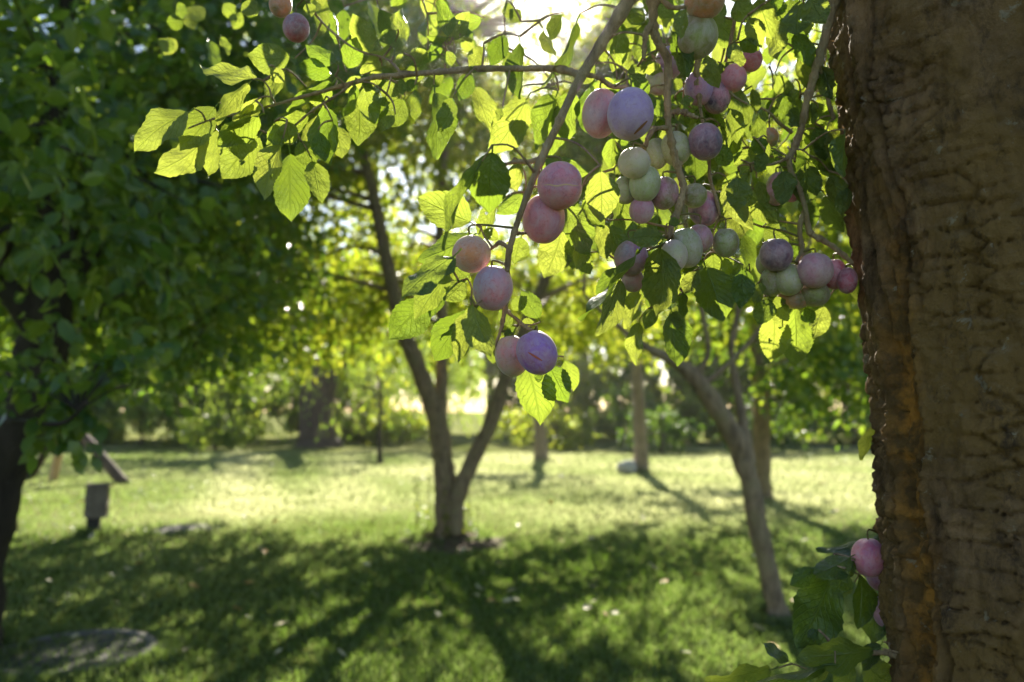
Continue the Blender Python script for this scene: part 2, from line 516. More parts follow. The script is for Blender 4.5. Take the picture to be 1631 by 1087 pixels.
def openings(p):
    """gaps cut into the crowns to shape the light: the sunny strip of lawn and the sunlit hanging branch get their light through these"""
    k = (p[:, 1] - 0.85) / SUNV.y
    qx = p[:, 0] - SUNV.x * k; qz = p[:, 2] - SUNV.z * k
    prob = np.ones(len(p))
    far_ = p[:, 1] > 1.6
    n1 = smooth_n(qx * 17, qz * 17, 4)
    c = far_ & (np.abs(qx + 0.04) < .15) & (qz > 1.28) & (qz < 1.90)
    prob[c] = .02
    c = far_ & (qx <= -.19) & (qx > -.62) & (qz > 1.40) & (qz < 1.95)
    prob[c] = np.where(n1[c] > .70, .03, 1.0)
    c = far_ & (qx >= .11) & (qx < .50) & (qz > 1.28) & (qz < 1.95)
    prob[c] = np.where(n1[c] > .70, .03, 1.0)
    g = p[:, 2] / SUNV.z
    gx = p[:, 0] - SUNV.x * g; gy = p[:, 1] - SUNV.y * g
    n2 = smooth_n(gx * .55, gy * .8, 9)
    edge_ = 9.3 - 0.12 * gx + 0.5 * np.sin(gx * 1.3)
    lit = (gy > edge_) & (gy < 24)
    prob[lit] *= np.where(n2[lit] > .33, .10, .6)
    near_ = (gy <= edge_) & (gy > 3)
    n3 = smooth_n(gx * 2.1, gy * 1.3, 15)
    prob[near_] *= np.where((n3[near_] > .80) & (gx[near_] > -1.6), .25, 1.0)
    # the gap the low sun shines through
    v = p - np.array([0, 0, CAM_Z]); v = v / np.linalg.norm(v, axis=1, keepdims=True)
    gap = np.array([math.sin(R(2)) * math.cos(R(28.5)), math.cos(R(2)) * math.cos(R(28.5)), math.sin(R(28.5))])
    ang = np.degrees(np.arccos(np.clip(v @ gap, -1, 1)))
    prob[far_ & (ang < 4.2)] *= .06
    prob[far_ & (ang >= 4.2) & (ang < 6.2)] *= .45
    return nrg.random(len(p)) < prob


def crown_leaves(blobs, n_twig, per, twig_len, zmin=None, keep=None, droop=0.5, shell=0.5):
    """leaf base, axis, normal arrays for twigs spread through ellipsoid blobs (cx,cy,cz,rx,ry,rz)"""
    B = np.array(blobs, dtype=float)
    wgt = B[:, 3] * B[:, 4] * B[:, 5]; wgt = wgt / wgt.sum()
    idx = nrg.choice(len(B), n_twig, p=wgt)
    dirv = unit(nrg.normal(size=(n_twig, 3)))
    rad = nrg.random(n_twig) ** shell * (1 + 0.12 * nrg.normal(size=n_twig))
    c = B[idx, :3] + dirv * rad[:, None] * B[idx, 3:]
    # clumping: pull part of the twigs towards shared centres, leaving gaps between them
    nc = max(4, n_twig // 14)
    cc = c[nrg.choice(n_twig, nc)]
    near = nrg.integers(0, nc, n_twig)
    # nearest of a few random centres
    best = near.copy(); bd = np.linalg.norm(c - cc[near], axis=1)
    for _ in range(24):
        t = nrg.integers(0, nc, n_twig); dd = np.linalg.norm(c - cc[t], axis=1)
        s = dd < bd; best[s] = t[s]; bd[s] = dd[s]
    c = c + (cc[best] - c) * 0.52
    tdir = unit(dirv * 0.8 + nrg.normal(size=(n_twig, 3)) * 0.5 + np.array([0, 0, -droop]))
    t = np.repeat(np.arange(n_twig), per)
    along = np.tile(np.linspace(0, 1, per), n_twig) + nrg.normal(0, .05, n_twig * per)
    base = c[t] + tdir[t] * (along * twig_len)[:, None] + nrg.normal(0, 0.02, (n_twig * per, 3))
    ax = unit(tdir[t] * 0.6 + unit(nrg.normal(size=(len(t), 3))) * 0.8 + np.array([0, 0, -droop * 0.7]))
    nm = nrg.normal(size=(len(t), 3)) * 0.7 + np.array([0, -0.15, 0.75])
    nm = unit(nm - (nm * ax).sum(1, keepdims=True) * ax)
    ok = np.ones(len(t), bool)
    if zmin is not None: ok &= base[:, 2] > (zmin + 0.25 * np.sin(base[:, 0] * 2.1 + base[:, 1] * 1.3))
    if keep is not None: ok &= keep(base)
    ok &= openings(base)
    return base[ok], ax[ok], nm[ok], c, tdir


def leaves_mesh(name, base, ax, nm, size, mat, wratio=1.0, tint=None):
    n = len(base)
    L = size * (0.65 + 0.6 * nrg.random(n))
    sd_ = np.cross(ax, nm)
    T = LEAF_T
    V = base[:, None, :] + (T[None, :, 0:1] * wratio * sd_[:, None, :] + T[None, :, 1:2] * ax[:, None, :] + T[None, :, 2:3] * nm[:, None, :]) * L[:, None, None]
    F = (np.arange(n)[:, None, None] * 6 + LEAF_F[None]).reshape(-1, 3)
    me = np_mesh(name, V.reshape(-1, 3), F, mat)
    if tint is None: tint = nrg.random(n)
    add_tint(me, np.repeat(tint, 6))
    return me


def limbs(tb, rootpts, targets, r0, r1=0.008, sides=5):
    """branches from the nearest stem point out to crown targets"""
    for q in targets:
        q = Vector(q)
        best = min(rootpts, key=lambda p: (p - q).length + 0.8 * max(0, p.z - q.z))
        midp = best.lerp(q, 0.5) + Vector((rng.uniform(-.15, .15), rng.uniform(-.15, .15), 0.12 * (q - best).length))
        tb.add([best, midp, q], [r0, r0 * 0.55, r1], sides, 4)


def ground_flare(p, r):
    return p


def make_tree(name, label, cat, base, stems, blobs, n_twig, per, twig_len, leaf, lmat, bmat, group=None, zmin=None, keep=None,
              droop=0.5, n_limb=26, limb_r=0.03, wratio=1.0, bump=0.2, shell=0.5, sides=12, near_leaves=0):
    root = empty(name, base)
    tag(root, label, cat, group)
    pts_all = []
    for k, (pts, rad) in enumerate(stems):
        tb = Tubes()
        pp = tb.add(pts, rad, sides, 7, bump, 0.0, seed=k * 3.3)
        if max(rad) > limb_r * 2: pts_all += pp[len(pp) // 3:]
        tb.build('trunk' if k == 0 else 'stem', bmat, root)
    b, a, nn, cen, td = crown_leaves(blobs, n_twig, per, twig_len, zmin, keep, droop, shell)
    tb = Tubes()
    tg = [cen[i] for i in nrg.choice(len(cen), min(n_limb, len(cen)), replace=False) if zmin is None or cen[i][2] > zmin]
    limbs(tb, pts_all, tg, limb_r)
    tw = [i for i in nrg.choice(len(cen), min(n_limb * 6, len(cen)), replace=False) if zmin is None or cen[i][2] > zmin + .1]
    for i in tw:
        c0 = Vector(cen[i]); c1 = c0 + Vector(td[i]) * twig_len
        tb.add([c0 - Vector(td[i]) * 0.35 + Vector((0, 0, -.05)), c0, c1], [0.007, 0.005, 0.002], 4, 2)
    tb.build('limbs', bmat, root)['kind'] = 'stuff'
    if near_leaves:
        dist = np.linalg.norm(b - np.array([0, 0, CAM_Z]), axis=1)
        vis = (np.abs(b[:, 0] / np.maximum(b[:, 1], .1)) < 0.66) & (b[:, 1] > 0.5)
        order = np.argsort(np.where(vis, dist, 1e6))[:near_leaves]
        protos = [near_leaf_mesh(lmat, k) for k in range(5)]
        for i in order:
            o = link('leaf', protos[rng.randrange(5)])
            y = Vector(a[i]); z = Vector(nn[i]); x = y.cross(z)
            mw = Matrix((x, y, z)).transposed().to_4x4()
            mw.translation = Vector(b[i])
            o.matrix_basis = mw @ Matrix.Scale(leaf * rng.uniform(.85, 1.3), 4)
            adopt(o, root)
        msk = np.ones(len(b), bool); msk[order] = False
        b, a, nn = b[msk], a[msk], nn[msk]
    o = link('crown', leaves_mesh('crown', b, a, nn, leaf, lmat, wratio)); adopt(o, root); o['kind'] = 'stuff'
    return root


def near_leaf_mesh(mat, k):
    r = random.Random(50 + k)
    v, f = [], []
    nv, tint = 7, r.random()
    for i in range(nv + 1):
        t = i / nv
        wv = 0.30 * math.sin(math.pi * min(1, t * 0.97 + .015)) ** 0.75 * (1.08 - 0.25 * t)
        zc = -0.16 * t * t + 0.02 * math.sin(t * 7 + k)
        for u in (-1, -0.5, 0, 0.5, 1):
            v.append((u * wv, t, zc + abs(u) * (0.05 + 0.03 * r.random())))
    for i in range(nv):
        for j in range(4):
            a = i * 5 + j
            f.append((a, a + 1, a + 6, a + 5))
    me = mesh('leaf', v, f, mat)
    add_tint(me, [tint] * len(v))
    return me


build_ground()
build_grass()

# ------------------------------------------------------------------ garden trees
Z3 = Vector((0, 0, 1))


def ppts(lst, d, k=1.0):
    """[(px, py, width_px[, d])] -> points and radii"""
    pts, rad = [], []
    for q in lst:
        dd = q[3] if len(q) > 3 else d
        pts.append(P(q[0], q[1], dd)); rad.append(q[2] * dd / FPX / 2 * k)
    return pts, rad


# forked fruit tree in the middle
DM = 8.3
stems = [
    ppts([(716, 868, 74), (714, 845, 58), (712, 800, 48), (707, 745, 42), (696, 670, 39), (668, 590, 36), (640, 520, 31), (617, 420, 27), (597, 320, 23), (572, 220, 18), (545, 120, 12), (530, 30, 8)], DM, .80),
    ppts([(722, 850, 36, 8.2), (728, 795, 34, 8.2), (752, 735, 31, 8.2), (783, 670, 29, 8.2), (808, 590, 27, 8.2), (850, 490, 24, 8.2), (885, 400, 20, 8.2), (905, 300, 15, 8.1), (930, 200, 10, 8.0), (940, 110, 6, 8.0)], DM, .80),
    ppts([(700, 690, 30, 8.4), (703, 610, 26, 8.5), (704, 520, 24, 8.6), (700, 400, 20, 8.7), (706, 270, 16, 8.8), (720, 150, 10, 8.9), (715, 60, 6, 8.9)], DM, .80),
]
blobs = [(-2.7, 8.6, 4.2, 1.7, 1.6, 1.6), (-1.2, 8.9, 4.9, 1.7, 1.6, 1.5), (0.8, 8.8, 4.5, 1.6, 1.6, 1.6), (-2.2, 10.6, 3.1, 1.6, 1.8, 1.2), (0.2, 11.2, 3.2, 2.0, 1.6, 1.1), (-1.0, 7.3, 5.0, 1.6, 1.2, 1.1), (-3.7, 9.8, 3.2, 1.3, 1.5, 1.3), (-0.6, 12.4, 3.3, 2.4, 1.2, 1.0), (-3.4, 12.3, 2.6, 1.6, 1.2, .9), (1.7, 12.6, 2.8, 1.5, 1.2, .9), (-1.6, 10.6, 5.2, 2.4, 1.4, 1.5), (1.2, 10.8, 5.4, 1.8, 1.4, 1.4)]
mid = make_tree('fruit_tree', 'forked fruit tree with three slender stems rising from a mulched base', 'tree', P(716, 860, DM), stems, blobs,
                5000, 12, 0.34, 0.095, M['leaf_mid'], M['bark_mid'], zmin=1.8, droop=0.45, n_limb=46, limb_r=0.035)

b_, a_, n_, c_, t_ = crown_leaves([(-0.1, 9.6, 6.7, 1.9, 1.2, 1.0), (0.6, 8.8, 5.9, 1.0, .9, .7)], 1500, 12, 0.3, 0)  # extra crown mostly above view, added to shade the hanging branches
o = link('crown', leaves_mesh('crown', b_, a_, n_, 0.10, M['leaf_mid'])); adopt(o, mid); o['kind'] = 'stuff'
tb = Tubes()
for i_ in range(0, len(c_), 40):
    tb.add([P(715, 60, 8.9), Vector(c_[i_]) * .5 + P(715, 60, 8.9) * .5 + Vector((0, 0, .15)), Vector(c_[i_])], [.025, .015, .004], 5, 3)
tb.build('limbs', M['bark_mid'], mid)['kind'] = 'stuff'

# sucker shoots round its foot
bpt = P(714, 850, DM)
sv = []
tb = Tubes()
sb, sa, sn = [], [], []
for k in range(26):
    an = rng.uniform(0, 2 * math.pi); rr = rng.uniform(0.16, 0.34)
    q = Vector((bpt.x + rr * math.cos(an), bpt.y + rr * math.sin(an), 0.0))
    h = rng.uniform(0.25, 0.75)
    tip = q + Vector((rng.uniform(-.06, .06), rng.uniform(-.06, .06), h))
    tb.add([q, tip], [0.004, 0.002], 4, 1)
    for j in range(12):
        t = 0.2 + 0.8 * j / 11
        sb.append(q.lerp(tip, t)); sa.append(Vector((rng.uniform(-1, 1), rng.uniform(-1, 1), rng.uniform(-.1, .8))).normalized())
        sn.append(Vector((rng.uniform(-.5, .5), rng.uniform(-.5, .5), 1)))
tb.build('shoot_stems', M['stalk'], mid)['kind'] = 'stuff'
sa_, sn_ = np.array(sa), np.array(sn); sn_ = unit(sn_ - (sn_ * sa_).sum(1, keepdims=True) * sa_)
o = link('shoot_leaves', leaves_mesh('shoot_leaves', np.array(sb), sa_, sn_, 0.06, M['leaf_mid'], 0.8)); adopt(o, mid); o['kind'] = 'stuff'

# leaning tree on the right
DR = 5.2
stems = [
    ppts([(1243, 1000, 66), (1236, 965, 46), (1222, 905, 44), (1205, 830, 44), (1192, 760, 45), (1172, 700, 46), (1142, 650, 45), (1105, 600, 38), (1070, 573, 28), (1030, 553, 18), (985, 520, 13), (930, 470, 8)], DR, .70),
    ppts([(1195, 740, 30, 5.25), (1185, 690, 28, 5.3), (1178, 640, 20, 5.35), (1165, 560, 15, 5.4), (1180, 470, 12, 5.4), (1190, 360, 9, 5.5), (1200, 240, 7, 5.6)], DR, .70),
    ppts([(1105, 600, 22, 5.2), (1128, 560, 13, 5.15), (1115, 480, 11, 5.1), (1095, 380, 9, 5.0), (1080, 240, 7, 5.0), (1075, 120, 5, 5)], DR, .70),
    ppts([(1125, 610, 16, 5.2), (1165, 575, 12, 5.2), (1205, 530, 10, 5.2), (1260, 450, 8, 5.2), (1310, 340, 6, 5.2)], DR, .70),
]
blobs = [(1.2, 5.6, 3.1, 1.1, 1.2, 0.9), (2.1, 6.2, 2.6, 1.1, 1.2, 0.9), (0.9, 6.4, 3.4, 0.9, 1.1, 0.8), (2.4, 5.6, 3.4, 1.0, 1.0, 1.0), (2.6, 6.6, 3.8, 1.2, 1.1, 1.0), (0.75, 5.9, 4.0, .7, .8, .7)]  # last blob added to shade the low plum leaves
lean = make_tree('fruit_tree', 'slender fruit tree whose bare grey trunk leans over towards the forked tree', 'tree', P(1240, 990, DR), stems, blobs,
          1500, 11, 0.26, 0.072, M['leaf_mid'], M['bark_mid'], zmin=1.75, droop=0.5, n_limb=22, limb_r=0.016)

b_, a_, n_, c_, t_ = crown_leaves([(0.80, 6.1, 4.15, .55, .7, .55), (1.1, 6.0, 3.8, .5, .6, .5)], 420, 11, 0.24, 0)  # extra clumps added to throw shade on the low plum leaves
o = link('crown', leaves_mesh('crown', b_, a_, n_, 0.08, M['leaf_mid'])); adopt(o, lean); o['kind'] = 'stuff'
tb = Tubes()
for i_ in range(0, len(c_), 30):
    q = P(1080, 240, 5.0)
    tb.add([q, Vector(c_[i_]) * .5 + q * .5 + Vector((0, 0, .1)), Vector(c_[i_])], [.012, .008, .003], 5, 3)
tb.build('limbs', M['bark_mid'], lean)['kind'] = 'stuff'

# tree behind the leaning one
D2 = 11.6
stems = [ppts([(1218, 806, 36), (1216, 780, 28), (1213, 720, 27), (1212, 640, 25), (1205, 560, 22), (1212, 470, 18), (1200, 380, 13), (1210, 300, 8)], D2)]
blobs = [(3.7, 11.8, 3.6, 2.0, 1.7, 1.9), (5.0, 12.4, 2.8, 1.7, 1.5, 1.5), (3.0, 12.2, 5.2, 1.9, 1.4, 1.4), (4.7, 11.0, 2.0, 1.1, 1.1, 0.9), (5.2, 12.2, 5.0, 1.8, 1.5, 1.5), (4.9, 11.2, 1.6, 1.2, 1.0, .8), (3.9, 10.9, 1.6, .8, .8, .6)]
make_tree('fruit_tree', 'leafy fruit tree with low dark green skirts behind the leaning trunk', 'tree', P(1218, 800, D2), stems, blobs,
          2600, 12, 0.32, 0.105, M['leaf_apple'], M['bark_mid'], zmin=0.75, droop=0.5, n_limb=24)

# big apple tree at the left, close by
DL = 4.4
stems = [
    ppts([(-75, 1060, 150), (-60, 980, 110), (-30, 850, 88), (5, 740, 82), (40, 640, 80), (68, 560, 76), (82, 470, 66), (90, 360, 52), (80, 230, 40), (100, 100, 28), (110, -60, 18)], DL),
    ppts([(75, 540, 50, 4.4), (20, 470, 40, 4.3), (-60, 380, 32, 4.2), (-140, 260, 22, 4.1), (-220, 120, 14, 4.0)], DL),
    ppts([(85, 470, 46, 4.4), (150, 390, 34, 4.6), (230, 300, 24, 4.8), (330, 220, 16, 5.2), (400, 140, 10, 5.4)], DL),
    ppts([(-40, 660, 14, 3.4), (0, 668, 11, 3.0), (40, 671, 9, 2.8), (85, 676, 8, 2.7), (112, 668, 6, 2.65), (140, 640, 4, 2.6)], 3),
]
blobs = [(-2.6, 4.6, 3.3, 1.3, 1.5, 1.5), (-1.7, 3.0, 2.4, 0.65, 0.8, 0.75), (-3.4, 6.6, 2.9, 1.9, 1.9, 1.5), (-2.3, 6.0, 4.2, 1.6, 1.6, 1.1), (-1.55, 3.6, 1.75, 0.55, 0.8, 0.5), (-2.3, 5.6, 1.95, 0.75, 1.0, 0.6), (-1.5, 4.6, 3.5, 0.7, 0.9, 0.8), (-3.2, 9.0, 3.0, 1.5, 1.6, 1.2), (-4.8, 4.6, 3.4, 1.9, 2.0, 1.5), (-3.8, 2.0, 3.7, 1.6, 1.7, 1.2)]  # last two blobs out of view, added to keep sky light off the ground
apple = make_tree('apple_tree', 'dense dark apple tree with black leaning trunk and twig crossing it', 'tree', P(-75, 1050, DL), stems, blobs,
          5600, 11, 0.28, 0.084, M['leaf_apple'], M['bark_dark'], zmin=1.22, droop=0.35, n_limb=40, limb_r=0.03, near_leaves=280, shell=0.45)

b_, a_, n_, c_, t_ = crown_leaves([(-1.42, 2.85, 1.42, .22, .35, .17), (-1.72, 3.0, 1.5, .25, .35, .2)], 46, 9, 0.16, None)
o = link('crown', leaves_mesh('crown', b_, a_, n_, 0.075, M['leaf_apple'])); adopt(o, apple); o['kind'] = 'stuff'
tb = Tubes()
for i_ in range(0, len(c_), 3):
    q = P(125, 655, 2.63)
    tb.add([q, Vector(c_[i_]) * .5 + q * .5 + Vector((0, 0, .03)), Vector(c_[i_])], [.004, .003, .0015], 4, 3)
tb.build('limbs', M['bark_dark'], apple)['kind'] = 'stuff'

# second apple tree, behind it
stems = [([Vector((-7.2, 11.4, 0)), Vector((-7.1, 11.4, 1.2)), Vector((-6.8, 11.3, 2.4)), Vector((-6.3, 11.2, 4.2))], [0.2, 0.15, 0.12, 0.05]),
         ([Vector((-7.0, 11.4, 1.5)), Vector((-7.6, 11.2, 2.5)), Vector((-7.8, 11.0, 3.6))], [0.1, 0.08, 0.03])]
blobs = [(-5.6, 11.2, 3.7, 2.3, 2.2, 2.0), (-7.6, 11.4, 3.3, 2.2, 2.0, 1.8), (-4.6, 11.8, 2.7, 1.5, 1.4, 1.2), (-6.5, 10.6, 5.4, 2.2, 1.7, 1.5), (-4.4, 11.6, 5.2, 1.8, 1.5, 1.5), (-3.4, 12.0, 3.2, 1.5, 1.6, 1.2)]
make_tree('apple_tree', 'rounded apple tree standing behind the garden post in deep shade', 'tree', (-7.2, 11.4, 0), stems, blobs,
          3000, 11, 0.3, 0.105, M['leaf_apple'], M['bark_dark'], zmin=1.55, droop=0.4, n_limb=26)

# old willow with the thick trunk
DW = 30.0
wb = P(508, 712, DW)
stems = [ppts([(508, 716, 84), (507, 700, 66), (506, 660, 58), (504, 620, 56), (500, 560, 44), (490, 500, 28), (480, 430, 14)], DW),
         ppts([(512, 630, 38), (545, 560, 28), (590, 490, 18), (620, 430, 10)], DW)]


def willow(root_label, base, stems, cx, cy, rad, ztop, zlow, nstr, per, seed):
    root = empty('willow_tree', base); tag(root, root_label, 'tree')
    for k, (p, r) in enumerate(stems):
        t = Tubes(); t.add(p, r, 12, 6, 0.14, seed=k); t.build('trunk' if k == 0 else 'stem', M['bark_willow'], root)
    r2 = random.Random(seed)
    b, a = [], []
    tb = Tubes()
    for k in range(nstr):
        an = r2.uniform(0, 2 * math.pi); rr = rad * math.sqrt(r2.random()) 
        x, y = cx + rr * math.cos(an), cy + rr * math.sin(an)
        zt = ztop - 0.045 * rr * rr + r2.uniform(-.7, .5)
        zb = zlow + r2.uniform(0, 2.2) + (1.2 if rr < rad * .5 else 0)
        if zb > zt - 0.4: continue
        if k % 4 == 0: tb.add([Vector((x, y, zt)), Vector((x + .1, y, (zt + zb) / 2)), Vector((x + .12, y, zb))], [0.012, 0.008, 0.003], 3, 2)
        if k % 12 == 0: tb.add([Vector(stems[0][0][-2]), Vector(((x + cx) / 2, (y + cy) / 2, zt + .3)), Vector((x, y, zt))], [0.07, 0.04, 0.012], 5, 4)
        for j in range(per):
            t = r2.random()
            b.append((x + .12 * t + r2.gauss(0, .09), y + r2.gauss(0, .09), zt + (zb - zt) * t))
            a.append((r2.gauss(0, .35), r2.gauss(0, .35), -1))
    b = np.array(b); a = unit(np.array(a))
    ok = openings(b); b, a = b[ok], a[ok]
    nn = nrg.normal(size=b.shape); nn = unit(nn - (nn * a).sum(1, keepdims=True) * a)
    tb.build('limbs', M['bark_willow'], root)['kind'] = 'stuff'
    o = link('crown', leaves_mesh('crown', b, a, nn, 0.20, M['leaf_willow'], 0.55)); adopt(o, root); o['kind'] = 'stuff'
    return root


willow('old weeping willow with a very thick brown trunk and trailing curtains of leaves', wb, stems, wb.x - 0.6, wb.y + 0.5, 6.8, 7.6, 0.35, 760, 44, 3)

# pale trunks beyond the sunny lawn
DA = 17.6
stems = [ppts([(1021, 757, 34), (1021, 745, 25), (1020, 700, 22), (1018, 650, 20), (1014, 580, 18), (1020, 500, 14), (1010, 420, 9)], DA)]
blobs = [(2.8, 17.8, 4.2, 1.8, 1.6, 1.4), (1.6, 18.2, 3.6, 1.2, 1.3, 1.0), (3.8, 18.4, 3.4, 1.3, 1.3, 1.0)]
make_tree('fruit_tree', 'young fruit tree with straight pale pinkish trunk beside a white stone', 'tree', P(1021, 752, DA), stems, blobs, 700, 11, 0.35, 0.14, M['leaf_mid'], M['bark_pale'], zmin=2.0, n_limb=16)
DB = 22.0
stems = [ppts([(863, 736, 30), (862, 725, 23), (860, 690, 20), (857, 640, 18), (862, 560, 14), (858, 470, 9)], DB)]
blobs = [(0.8, 22.0, 4.6, 2.0, 1.8, 1.7), (-0.4, 22.6, 3.8, 1.3, 1.3, 1.0)]
make_tree('fruit_tree', 'young fruit tree with short grey-white trunk seen beyond the forked tree', 'tree', P(863, 733, DB), stems, blobs, 620, 11, 0.4, 0.16, M['leaf_mid'], M['bark_pale'], zmin=2.2, n_limb=14)
DC = 20.5
stems = [ppts([(606, 742, 14), (605, 725, 8), (604, 690, 7), (606, 640, 6), (603, 590, 4)], DC)]
blobs = [(P(604, 610, DC).x, DC, 1.95, 0.7, 0.7, 0.75)]
make_tree('sapling', 'thin dark sapling planted in the lawn before the willow', 'tree', P(606, 739, DC), stems, blobs, 90, 10, 0.25, 0.12, M['leaf_mid'], M['bark_dark'], zmin=1.2, n_limb=8, limb_r=0.012)

# trees along the far edge of the garden
far = [
    # x, y, height, radius, zmin, material, trunk radius, label
    (-30.0, 46, 13, 6.0, 0.8, 'leaf_apple', .35, 'tall dark far tree at the garden corner past the apple trees'),
    (-21.0, 42, 12, 5.4, 1.0, 'leaf_willow', .30, 'tall far tree with trailing pale leaves behind the timber tripod'),
    (-14.5, 45, 12.5, 5.0, 1.2, 'leaf_mid', .25, 'bright yellow-green far tree beside the willow curtains'),
    (-13.0, 33, 6.0, 2.8, 0.9, 'leaf_willow', .18, 'small trailing far tree between the willow and the tripod'),
    (-8.0, 50, 14, 5.0, 1.0, 'leaf_mid', .3, 'tall bright far tree directly behind the thick willow trunk'),
    (-1.5, 52, 14, 4.6, 2.6, 'leaf_mid', .25, 'bright far tree seen through the fork of the forked tree'),
    (4.2, 46, 12.5, 4.2, 1.2, 'leaf_mid', .22, 'light green far tree behind the short grey-white trunk'),
    (8.2, 38, 9.5, 3.6, 0.6, 'leaf_apple', .25, 'rounded deep green far tree behind the pale pinkish trunk'),
    (13.0, 40, 11, 4.2, 0.7, 'leaf_apple', .25, 'dark bushy far tree behind the leaning trunk'),
    (19.0, 42, 12.5, 5.0, 0.9, 'leaf_mid', .25, 'broad green far tree beyond the low dark skirts'),
    (24.5, 38, 11, 5.0, 0.6, 'leaf_dark', .25, 'dark green far tree behind the big plum trunk'),
    (33.0, 46, 13, 6.0, 0.8, 'leaf_mid', .28, 'tall far tree at the garden corner past the plum trunk'),
]
for (x, y, h, r, zm, mt, tr, lab) in far:
    st = [([Vector((x, y, -.05)), Vector((x + .1, y, h * .25)), Vector((x - .1, y + .1, h * .5)), Vector((x, y, h * .85))], [tr * 1.3, tr, tr * .75, tr * .2])]
    bl = [(x, y, h * .62, r * .75, r * .75, h * .33), (x - r * .5, y - .3, h * .42, r * .55, r * .6, h * .26), (x + r * .5, y + .2, h * .45, r * .55, r * .6, h * .27), (x, y - r * .4, h * .3, r * .5, r * .4, h * .2)]
    make_tree('garden_tree', lab, 'tree', (x, y, 0), st, bl, int(60 * r * h * .28), 11, 0.6, 0.34, M[mt], M['bark_dark'], group='trees along the far edge of the garden', zmin=zm, droop=.5, n_limb=18, limb_r=.05)

# low shrubs
under = []
for k_, (ux, um, ul) in enumerate([(-21.5, 'leaf_mid', 'low leafy bush filling the far edge behind the tripod'), (-18.0, 'leaf_apple', 'low green bush at the far edge beyond the mown track'),
        (-14.8, 'leaf_mid', 'low sunlit bush at the far edge where the mown track ends'), (-11.6, 'leaf_willow', 'low pale bush beside the willow on its tripod side'),
        (-5.2, 'leaf_mid', 'low bright bush at the far edge behind the thin sapling'), (1.2, 'leaf_mid', 'low lime bush behind the short grey-white trunk'),
        (4.4, 'leaf_apple', 'low green bush at the far edge between the pale trunks'), (7.4, 'leaf_mid', 'low bright bush just past the pale pinkish trunk'),
        (10.6, 'leaf_apple', 'low green bush at the far edge behind the leaning trunk bend'), (13.9, 'leaf_mid', 'low bright bush past the leaning trunk at the far edge'),
        (17.2, 'leaf_apple', 'low green bush at the far edge close to the plum trunk'), (20.6, 'leaf_mid', 'low bright bush at the far edge behind the plum trunk')]):
    under.append((ux, 32.6 + .7 * math.sin(k_ * 2.1), 2.0 + .5 * math.sin(k_ * 1.3), 2.1, um, ul))
shr = under + [
    (-30, 37, 5.4, 4.0, 'leaf_apple', 'far dark hedge shrub beyond the apple trees at the garden corner'),
    (-24.5, 36, 4.6, 3.6, 'leaf_dark', 'far dark hedge shrub behind the timber tripod'),
    (-19.5, 37, 4.4, 3.4, 'leaf_apple', 'far green hedge shrub just past the timber tripod'),
    (-14.0, 37, 4.4, 3.0, 'leaf_willow', 'far pale hedge shrub showing beside the willow trunk'),
    (-8.9, 38, 4.4, 3.0, 'leaf_mid', 'far yellow-green hedge shrub right behind the willow trunk'),
    (0.9, 40, 4.4, 2.6, 'leaf_mid', 'far light hedge shrub beyond the short grey-white trunk'),
    (5.0, 38, 4.8, 3.0, 'leaf_mid', 'far bright hedge shrub between the two pale trunks'),
    (9.8, 36, 4.8, 3.2, 'leaf_mid', 'far lime-green hedge shrub past the pale pinkish trunk foot'),
    (14.6, 36, 4.8, 3.4, 'leaf_apple', 'far green hedge shrub behind the leaning trunk'),
    (19.6, 36, 5.0, 3.4, 'leaf_dark', 'far dark hedge shrub running to the plum trunk'),
    (25.0, 35, 5.0, 3.6, 'leaf_apple', 'far green hedge shrub hidden past the plum trunk'),
    (5.0, 27, 1.7, 1.4, 'leaf_dark', 'low dark evergreen shrub right behind the pale pinkish trunk'),
    (7.8, 25.5, 2.3, 1.7, 'leaf_dark', 'round dark evergreen shrub past the pale pinkish trunk'),
    (12.5, 24, 2.2, 1.8, 'leaf_apple', 'wide dark green shrub between leaning trunk and plum trunk'),
    (15.8, 26, 2.6, 2.0, 'leaf_dark', 'tall dark shrub showing at the edge of the plum trunk'),
    (-10.0, 27, 1.5, 1.3, 'leaf_willow', 'pale low shrub under the willow curtains'),
    (1.6, 29.5, 1.2, 1.3, 'leaf_mid', 'small bright shrub behind the short grey-white trunk'),
]
for (x, y, h, r, mt, lab) in shr:
    st = [([Vector((x, y, -.03)), Vector((x + .05, y, h * .3)), Vector((x, y, h * .7))], [.07, .05, .02])]
    bl = [(x, y, h * .5, r * .8, r * .7, h * .48), (x - r * .5, y, h * .35, r * .5, r * .5, h * .33), (x + r * .5, y, h * .38, r * .5, r * .5, h * .36)]
    make_tree('shrub', lab, 'shrub', (x, y, 0), st, bl, int(36 * r * h) + 120, 11, 0.3, 0.14 if y < 33 else .25, M[mt], M['bark_dark'], group='shrubs along the far lawn', zmin=0.02, droop=.2, n_limb=10, limb_r=.02, shell=.4)

